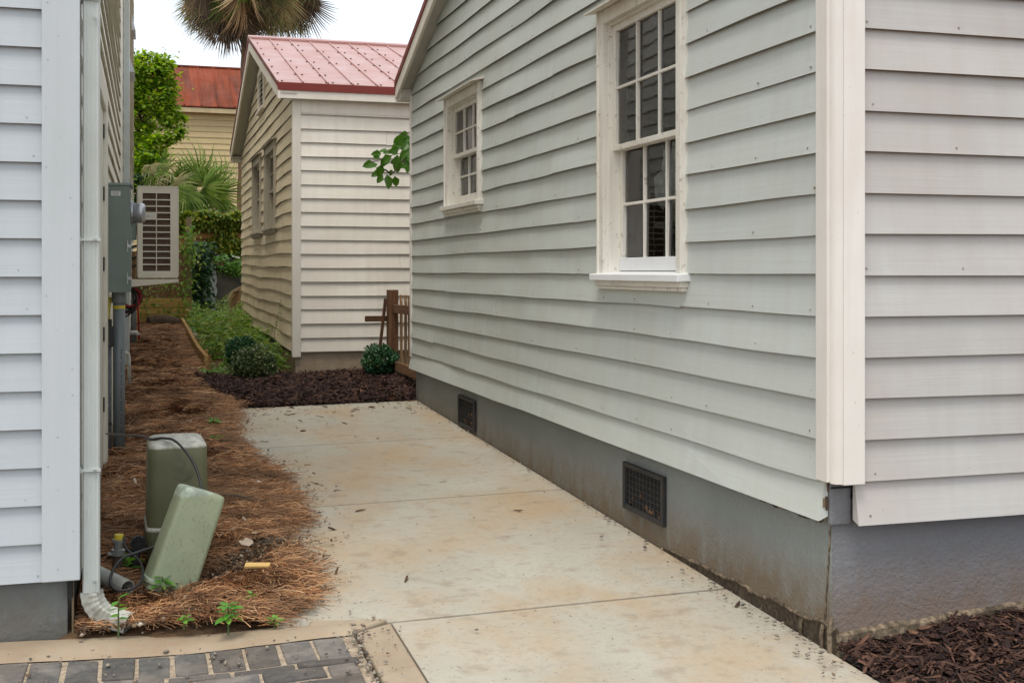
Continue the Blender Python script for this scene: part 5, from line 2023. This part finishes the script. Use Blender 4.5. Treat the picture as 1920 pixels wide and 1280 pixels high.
# golden fence covered with creeper
vf = thing("board_fence", "golden board fence half buried in creeper, behind the concrete retaining wall", "fence", (1.5, 26, -.5))
YV = 25.6
for i in range(18):
    x = .30 + i * .15
    mb = MB(); mb.box(x, x + .1485, YV + random.uniform(-.006, .006), YV + .03, -.6, 1.08 + random.uniform(-.03, .03))
    mb.build("board", M['cedar_z'], vf, False, .003)
for z in (.68, 1.1):
    mb = MB(); mb.box(.28, 3.0, YV - .05, YV - .01, z, z + .1)
    mb.build("rail", M['cedar_z'], vf, False, .003)


def vine_pt():
    x = random.uniform(.25, 3.0)
    z = random.uniform(-.4, 1.35)
    m_ = mnoise.noise(Vector((x * 1.6, z * 1.2, 4)))
    top = sm(.75, 1.15, z)
    if random.random() > top * 1.0 + .38 * (m_ > .04) + (.3 if z > .95 else 0): return None
    if z > 1.22 + .12 * mnoise.noise(Vector((x * 3, 0, 0))): return None
    return (x, YV - .06 - random.random() * .22 * (.4 + top), z)


P = blob_cloud(9500, vine_pt)
set_props(leaves("creeper", P, .095, M['ivy'], None, 'stuff', pitch=(-.2, 1.3), aspect=1.0), "dense green and yellow creeper over the golden fence", "creeper")
# ivy down the post and the dark corner
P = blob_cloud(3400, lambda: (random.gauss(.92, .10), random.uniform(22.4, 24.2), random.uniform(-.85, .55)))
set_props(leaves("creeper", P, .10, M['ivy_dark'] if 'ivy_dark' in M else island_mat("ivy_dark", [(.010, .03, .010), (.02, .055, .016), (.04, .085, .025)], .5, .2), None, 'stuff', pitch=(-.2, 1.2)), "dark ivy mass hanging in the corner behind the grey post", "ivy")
P = blob_cloud(380, lambda: (random.gauss(.68, .09), random.uniform(20.9, 21.3), random.uniform(-.8, .8) if random.random() < .6 else random.gauss(.35, .12)))
set_props(leaves("creeper", P, .085, M['weed'], None, 'stuff', pitch=(-.2, 1.2)), "pale green creeper climbing the grey post", "creeper")
P = blob_cloud(260, lambda: (random.uniform(-.1, .7), random.gauss(21.05, .10), random.gauss(-.62, .12) if random.random() < .5 else random.gauss(-.25, .10)))
set_props(leaves("weeds", P, .07, M['weed'], None, 'stuff', pitch=(-.2, 1.2)), "ferny weeds spilling over the plank bed", "weeds")
# concrete retaining wall with a sloping top
rw = thing("retaining_wall", "mossy grey concrete retaining wall with a sloping top and a white paint stain", "wall", (1.4, 24.5, -.9))
mb = MB()
YR = 24.3
mb.hexa([(.78, YR, -1.1), (3.2, YR - .1, -1.1), (3.2, YR + .2, -1.1), (.78, YR + .3, -1.1), (.78, YR, .30), (3.2, YR - .1, -.62), (3.2, YR + .2, -.62), (.78, YR + .3, .30)])
mb.build("concrete", M['retain'], rw)
mb = MB()
sx0, sx1 = gpos(383, 500, YR - .03)[0], gpos(405, 500, YR - .03)[0]
rows = []
for i in range(13):
    z = .02 - i * .075
    j1, j2 = random.uniform(-.02, .02), random.uniform(-.02, .02)
    rows.append(((sx0 + j1 - .01 * i * .3, YR - .055, z), (sx1 + j2, YR - .062, z)))
for a, b in zip(rows, rows[1:]):
    mb.add([a[0], a[1], b[1], b[0]], [(0, 1, 2, 3)])
mb.build("paint_stain", M['whitewash'], rw)
mb = MB(); mb.beam((.70, YR - .05, .36), (1.75, YR - .08, -.05), .12, .05)
mb.build("cap_rail", M['grey_post'], rw)
# black ladder lying on top
ld = thing("ladder", "black metal ladder lying along the top of the retaining wall", "ladder", (1.5, 23.9, .1))
a0, a1 = Vector(gpos(383, 468, 23.9)), Vector(gpos(462, 500, 23.5))
b0, b1 = Vector(gpos(383, 488, 23.9)), Vector(gpos(462, 520, 23.5))
for nm, p, q in (("side_rail", a0, a1), ("side_rail", b0, b1)):
    MB().beam(p, q, .03, .045).build(nm, M['ladder'], ld)
for i in range(9):
    k = (i + .4) / 9
    MB().beam(a0.lerp(a1, k), b0.lerp(b1, k), .03, .03, (0, 1, 0)).build("rung", M['ladder'], ld)
o = MB().beam(Vector(gpos(365, 477, 23.9)), Vector(gpos(378, 486, 23.9)), .05, .10).build("wood_offcut", M['plank_x'])
set_props(o, "short yellow wood block resting on the retaining wall left of the ladder", "wood offcut")
o = MB().beam(Vector(gpos(435, 480, 23.4)), Vector(gpos(450, 484, 23.4)), .05, .03).build("pipe_piece", M['pvc_white'])
set_props(o, "small pale grey pipe piece beside the black ladder", "pipe")
P = blob_cloud(380, lambda: (random.gauss(1.55, .20), random.uniform(23.2, 23.6), 0))
P[:, 2] = [random.gauss(.12 - (x - 1.4) * .30, .10) for x in P[:, 0]]
set_props(leaves("creeper", P, .09, M['seedling_dull'] if 'seedling_dull' in M else island_mat("bright_creeper", [(.05, .12, .02), (.10, .22, .04), (.16, .28, .06)], .5, .3), None, 'stuff'), "bright creeper leaves hanging over the ladder", "creeper")


# ------------------------------------------------------------------ palms
def fan_mesh(nseg, L, spread, droop, wseg, seed, fold=.2):
    """fan leaf along +x from its hub; segments radiate in the xy plane and droop at the tips"""
    rd = random.Random(seed)
    V, F = [], []
    for i in range(nseg):
        a = -spread / 2 + spread * i / (nseg - 1)
        Ls = L * (1 - .25 * abs(a / (spread / 2)) ** 2) * rd.uniform(.85, 1.05)
        b = len(V)
        w0 = wseg
        yo = rd.uniform(-.25, .25)
        dr = droop * rd.uniform(.5, 1.5)
        for k in range(5):
            s = k / 4
            r = Ls * s
            ww = w0 * (.25 + .9 * math.sin(min(1, s * 1.6 + .12) * math.pi * .5)) * (1 - s ** 2.5 * .93)
            bend = dr * s ** 2.2
            x = math.cos(a) * (r * math.cos(bend * .8))
            y = math.sin(a) * (r * math.cos(bend * .8)) + yo * s * s * .06
            z = -r * math.sin(bend) * .75 + fold * .05 * (1 if i % 2 else -1) * s
            nx, ny = -math.sin(a) * ww / 2, math.cos(a) * ww / 2
            V += [(x - nx, y - ny, z - ww * .2), (x + nx, y + ny, z + ww * .2)]
        for k in range(4):
            q = b + 2 * k
            F.append((q, q + 2, q + 3, q + 1))
    me = bpy.data.meshes.new("fan")
    me.from_pydata(V, [], F)
    me.update()
    return me


def add_frond(parent, me, mat, hub, out_dir, roll, base=None, stem_m=None, name="frond", sc=1.0):
    key = (me.name, mat.name)
    if key not in FC:
        m2 = me.copy(); m2.materials.append(mat); FC[key] = m2
    o = bpy.data.objects.new(name, FC[key])
    C.objects.link(o)
    d = Vector(out_dir).normalized()
    up = Vector((0, 0, 1))
    if abs(d.z) > .98: up = Vector((0, 1, 0))
    s = up.cross(d).normalized()
    n = d.cross(s)
    Rm = Matrix((d, s, n)).transposed().to_4x4() @ Matrix.Rotation(roll, 4, 'X')
    o.matrix_basis = Matrix.Translation(hub) @ Rm @ Matrix.Scale(sc, 4)
    o.parent = parent
    o.matrix_parent_inverse = wm(parent).inverted()
    if base is not None:
        mb = MB()
        b = Vector(base); h = Vector(hub)
        mid = (b + h) / 2 + Vector((0, 0, (h - b).length * .12))
        mb.tube([b, mid, h], [.02, .014, .010], 5)
        mb.build("leaf_stalk", stem_m or M['stem'], parent)
    return o


FC = {}
# dwarf palm behind the path
pm = thing("fan_palm", "low green fan palm with drooping leaves behind the air conditioner", "palm", (.9, 28, -.9))
fans = [fan_mesh(26, .95, 3.6, .9, .045, k) for k in range(4)]
MB().tube([(.9, 28.2, -1.2), (.9, 28.2, .6)], [.16, .14], 10).build("trunk", M['palm_bark'], pm)
fr_spec = [  # hub pixel (u, v), direction (dx, dz), y offset, roll, material, scale, fan
    (372, 335, (.35, .9), 0, 2.9, 'palm_green', .95, 0), (350, 345, (-.1, 1), .3, .4, 'palm_green', .85, 1), (398, 350, (.9, .35), -.2, 2.8, 'palm_green', 1.0, 2),
    (395, 372, (1, -.15), -.3, .3, 'palm_green', .95, 3), (375, 360, (.6, -.5), -.6, .9, 'palm_green', .8, 0), (352, 372, (.2, -1), -.7, .2, 'palm_green', .9, 1),
    (318, 335, (-.8, .2), -.3, .2, 'palm_pale', .75, 2), (300, 325, (-1, -.3), -.2, .1, 'palm_green', .8, 3), (282, 310, (-.3, -1), -.2, .2, 'palm_pale', .7, 0),
    (335, 322, (.1, .8), .4, .9, 'palm_green', .7, 1), (330, 355, (-.3, -.9), -.8, .6, 'palm_green', .8, 2), (362, 330, (-.5, .8), .2, 1.4, 'palm_green', .7, 3),
    (408, 385, (.7, -.8), -.4, .6, 'palm_green', .8, 1), (385, 352, (.3, .9), -.9, 1.3, 'palm_green', .95, 2), (405, 362, (.8, .6), -.5, 1.6, 'palm_green', .85, 1), (365, 350, (0, .95), -.5, .8, 'palm_green', .85, 3), (300, 345, (-.6, -.6), -.5, .8, 'palm_pale', .7, 1), (290, 335, (.2, .9), -.2, .9, 'palm_green', .7, 2), (325, 345, (.6, -.7), -.8, 1.2, 'palm_pale', .75, 3), (345, 360, (.8, -.5), -.9, .5, 'palm_green', .85, 0), (312, 318, (-.5, .8), 0, 1.9, 'palm_green', .65, 1), (390, 395, (.5, -.9), -.9, .2, 'palm_pale', .7, 3)]
for (u, v, dd, yo, ro_, mk, sc, k) in fr_spec:
    hub = Vector(gpos(u, v, 28 + yo))
    add_frond(pm, fans[k], M[mk], hub, (dd[0], -.45, dd[1]), ro_, (.9, 28.2, .55 + random.uniform(-.1, .1)), M['stem'], sc=sc)
# tall palmetto
tp_base = gpos(448, 420, 30.5)
pt = thing("palmetto_palm", "tall palmetto with a skirt of dead brown fronds, behind the cream house", "palm", (tp_base[0], 30.5, -1))
b0 = Vector(tp_base); b0.z = -1.2
top = Vector(gpos(467, -25, 30.5))
mb = MB()
NP = 30
prs = []
rr = []
for i in range(NP + 1):
    k = i / NP
    p = b0.lerp(top, k) + Vector((.05 * math.sin(k * 3), 0, 0))
    prs.append(p)
    rr.append(.185 + .012 * math.sin(i * 2.3) + (.08 * sm(.8, 1, k)))
mb.tube(prs, rr, 14)
mb.build("trunk", M['palm_bark'], pt)
dead = [fan_mesh(34, 1.45, 2.1, .25, .040, 20 + k) for k in range(4)]
live = [fan_mesh(34, 1.25, 3.6, .9, .045, 30 + k) for k in range(3)]
for i in range(64):   # hanging dead skirt
    a = i * 2.39996
    rad = random.uniform(.25, 1.38)
    hub = top + Vector((math.cos(a) * rad, math.sin(a) * rad * .8, -.02 - rad * .28 + random.uniform(-.15, .35)))
    dr = Vector((math.cos(a) * (.12 + .35 * rad * random.uniform(.4, 1)), math.sin(a) * .3, -1))
    mk = random.choice(['palm_dead', 'palm_dead', 'palm_dead', 'palm_dark', 'palm_pale', 'palm_pale', 'palm_green'])
    add_frond(pt, dead[i % 4], M[mk], hub, dr, random.uniform(-3, 3), sc=random.uniform(.65, .98), name="dead_frond")
for i in range(30):
    a = i * 2.39996
    el = random.uniform(-.35, .5)
    rad = random.uniform(.9, 1.25)
    hub = top + Vector((math.cos(a) * rad, math.sin(a) * rad, .35 + el * 1.0))
    add_frond(pt, live[i % 3], M['palm_green' if random.random() < .55 else 'palm_pale'], hub, (math.cos(a), math.sin(a), el - .65), random.uniform(-.6, .6), top + Vector((0, 0, .4)), M['palm_bark'], sc=random.uniform(.8, 1.0))
for (u, v, sc) in ((425, 45, 1.0), (415, 35, .95), (432, 62, .9), (400, 22, .9), (436, 50, 1.0), (385, 10, .85), (420, 58, .9)):
    hub = Vector(gpos(u, v - 40, 30.0))
    add_frond(pt, dead[int(u) % 4], M['palm_dark'], hub, (-.12 + random.uniform(-.05, .1), -.1, -1), random.uniform(-.5, .5), sc=sc, name="dead_frond")
for dx_ in (-.05, .08):
    hp = [top + Vector((-.75 + dx_, -.7, .3)), top + Vector((-.78 + dx_, -.75, -.4)), top + Vector((-.68, -.75, -.9)), top + Vector((-.5 + dx_, -.7, -1.25))]
    mb = MB(); mb.tube(smooth_path(hp, 4), .012, 5)
    for k in range(40):
        q = hp[1].lerp(hp[2], random.random()) if k % 2 else hp[0].lerp(hp[1], .4 + .6 * random.random())
        mb.tube([q, q + Vector((random.uniform(-.05, .35), random.uniform(-.1, .1), random.uniform(-.18, .08)))], .005, 3)
    mb.build("seed_stalk", M['palm_dead'], pt)
# a withered frond lying at the cream house corner
wf = thing("dead_palm_frond", "withered brown palm frond drooping by the far corner of the cream house", "palm frond", (1.5, 20.8, -.6))
for q in range(4):
    add_frond(wf, dead[q], M['palm_dead'], Vector(gpos(452, 536 + q * 3, 20.9)), (-.45 - .1 * q, -.4, -.9), .3 * q, sc=.36, name="frond")

# ------------------------------------------------------------------ tree on the left of the path
tr = thing("leafy_tree", "bright green leafy tree at the end of the alley, left of the rusty roof", "tree", (-.2, 30, -1))
cT = Vector(gpos(262, 230, 30.5))
mb = MB()
tb = Vector((cT.x, 30.6, -1.2))
mb.tube([tb, tb + Vector((.05, 0, 1.4)), tb + Vector((0, 0, 2.6)), Vector((cT.x, 30.5, cT.z + 1.2))], [.12, .10, .07, .03], 8)
mb.build("trunk", M['bark'], tr)
cl = []
for i in range(84):
    u = random.gauss(272, 30)
    v = random.uniform(108, 345)
    wv = 60 - 18 * sm(250, 330, v)
    u = max(215, min(u, 318 - 26 * sm(170, 95, v) + 12 * math.sin(v * .06)))
    cl.append((Vector(gpos(u, v, 30.2 + random.gauss(0, .55))), random.uniform(.09, .27)))
for (u, v, r_) in ((335, 245, .14), (328, 212, .16), (320, 175, .18), (345, 222, .10), (322, 155, .12), (300, 115, .16), (318, 122, .10), (335, 255, .16), (340, 245, .12), (275, 108, .20), (255, 112, .2), (330, 140, .05), (305, 135, .24), (312, 160, .24), (308, 190, .25), (300, 215, .25), (318, 200, .2), (315, 230, .2), (295, 150, .28), (280, 130, .26), (255, 140, .3), (262, 175, .3), (285, 260, .25), (262, 290, .25), (310, 262, .2)):
    cl.append((Vector(gpos(u, v, 29.9)), r_))
mb = MB()
for (c_, r_) in cl[::2]:
    z_ = max(tb.z + 1.2, min(c_.z - .4, cT.z + .8))
    mb.tube([(cT.x, 30.5, z_), ((cT.x + c_.x) / 2, 30.4, (z_ + c_.z) / 2 + .05), c_], [.03, .018, .006], 5)
mb.build("limbs", M['bark'], tr)
P = []
for (c_, r_) in cl:
    for _ in range(int(300 * (r_ / .26) ** 1.6)):
        d = Vector((random.gauss(0, 1), random.gauss(0, 1), random.gauss(0, .8))).normalized()
        P.append(c_ + d * r_ * abs(random.gauss(0, .75)))
leaves("crown", np.array([tuple(p) for p in P]), .12, M['tree_leaf'], tr, 'stuff', pitch=(-.5, 1.0), aspect=1.05)
# dark undergrowth below the tree
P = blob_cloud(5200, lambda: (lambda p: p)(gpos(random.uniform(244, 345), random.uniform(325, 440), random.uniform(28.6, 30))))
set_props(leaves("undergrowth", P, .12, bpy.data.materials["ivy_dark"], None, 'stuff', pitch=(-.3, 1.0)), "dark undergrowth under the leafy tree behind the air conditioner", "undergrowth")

# ------------------------------------------------------------------ the far house with a rusty roof
fh = thing("clapboard_house", "pale yellow house with a rusty red metal roof, far behind the fence", "house", (3, 40, -1))
YF = 35.0
FFr = Frame((.0, YF), (1, 0), (0, -1))
ZE = gpos(400, 206, YF)[2]
siding(fh, FFr, -3.0, 9.0, -1.0, ZE - .05, .165, M['far_side'], (), None, seg=3, jit=.004)
sheath(fh, FFr, -3.0, 9.0, -1.2, ZE)
mb = MB(); mb.box(-3.0, 9, YF + .03, YF + 8, -1.2, ZE - .02)
mb.build("house_body", M['far_side'], fh)
XL = gpos(352, 200, YF)[0]
mb = MB(); mb.hexa([(XL - 4, YF - .25, ZE - .10), (9.2, YF - .25, ZE - .16), (9.2, YF + .0, ZE - .10), (XL - 4, YF + .0, ZE - .04), (XL - 4, YF - .25, ZE + .03), (9.2, YF - .25, ZE - .03), (9.2, YF + .0, ZE - .03), (XL - 4, YF + .0, ZE + .03)])
mb.build("gutter", M['far_trim'] if 'far_trim' in M else paint("far_gutter_paint", (.60, .50, .30), (.3, .2, .12), .5, 'x'), fh)
zr = gpos(400, 130, YF + 2.6)[2]
x = -3.6
while x < 9.2:
    mb = MB()
    w_ = .46
    mb.hexa([(x, YF - .27, ZE + .03), (x + w_ - .01, YF - .27, ZE + .03), (x + w_ - .01, YF + 2.6, zr), (x, YF + 2.6, zr), (x, YF - .27, ZE + .06), (x + w_ - .01, YF - .27, ZE + .06), (x + w_ - .01, YF + 2.6, zr + .03), (x, YF + 2.6, zr + .03)])
    a = Vector((x, YF - .27, ZE + .075)); b = Vector((x, YF + 2.6, zr + .045))
    mb.beam(a, b, .03, .04)
    mb.build("roof_panel", M['rust_roof'], fh)
    x += w_
mb = MB(); mb.hexa([(-3.6, YF + 2.61, zr - .02), (9.2, YF + 2.61, zr - .02), (9.2, YF + 8.3, ZE), (-3.6, YF + 8.3, ZE), (-3.6, YF + 2.61, zr + .03), (9.2, YF + 2.61, zr + .03), (9.2, YF + 8.3, ZE + .04), (-3.6, YF + 8.3, ZE + .04)])
mb.build("roof_slope", M['rust_roof'], fh)
mb = MB(); mb.beam((-3.7, YF + 2.6, zr + .05), (9.3, YF + 2.6, zr + .05), .12, .05)
mb.build("ridge_cap", M['rust_roof'], fh)
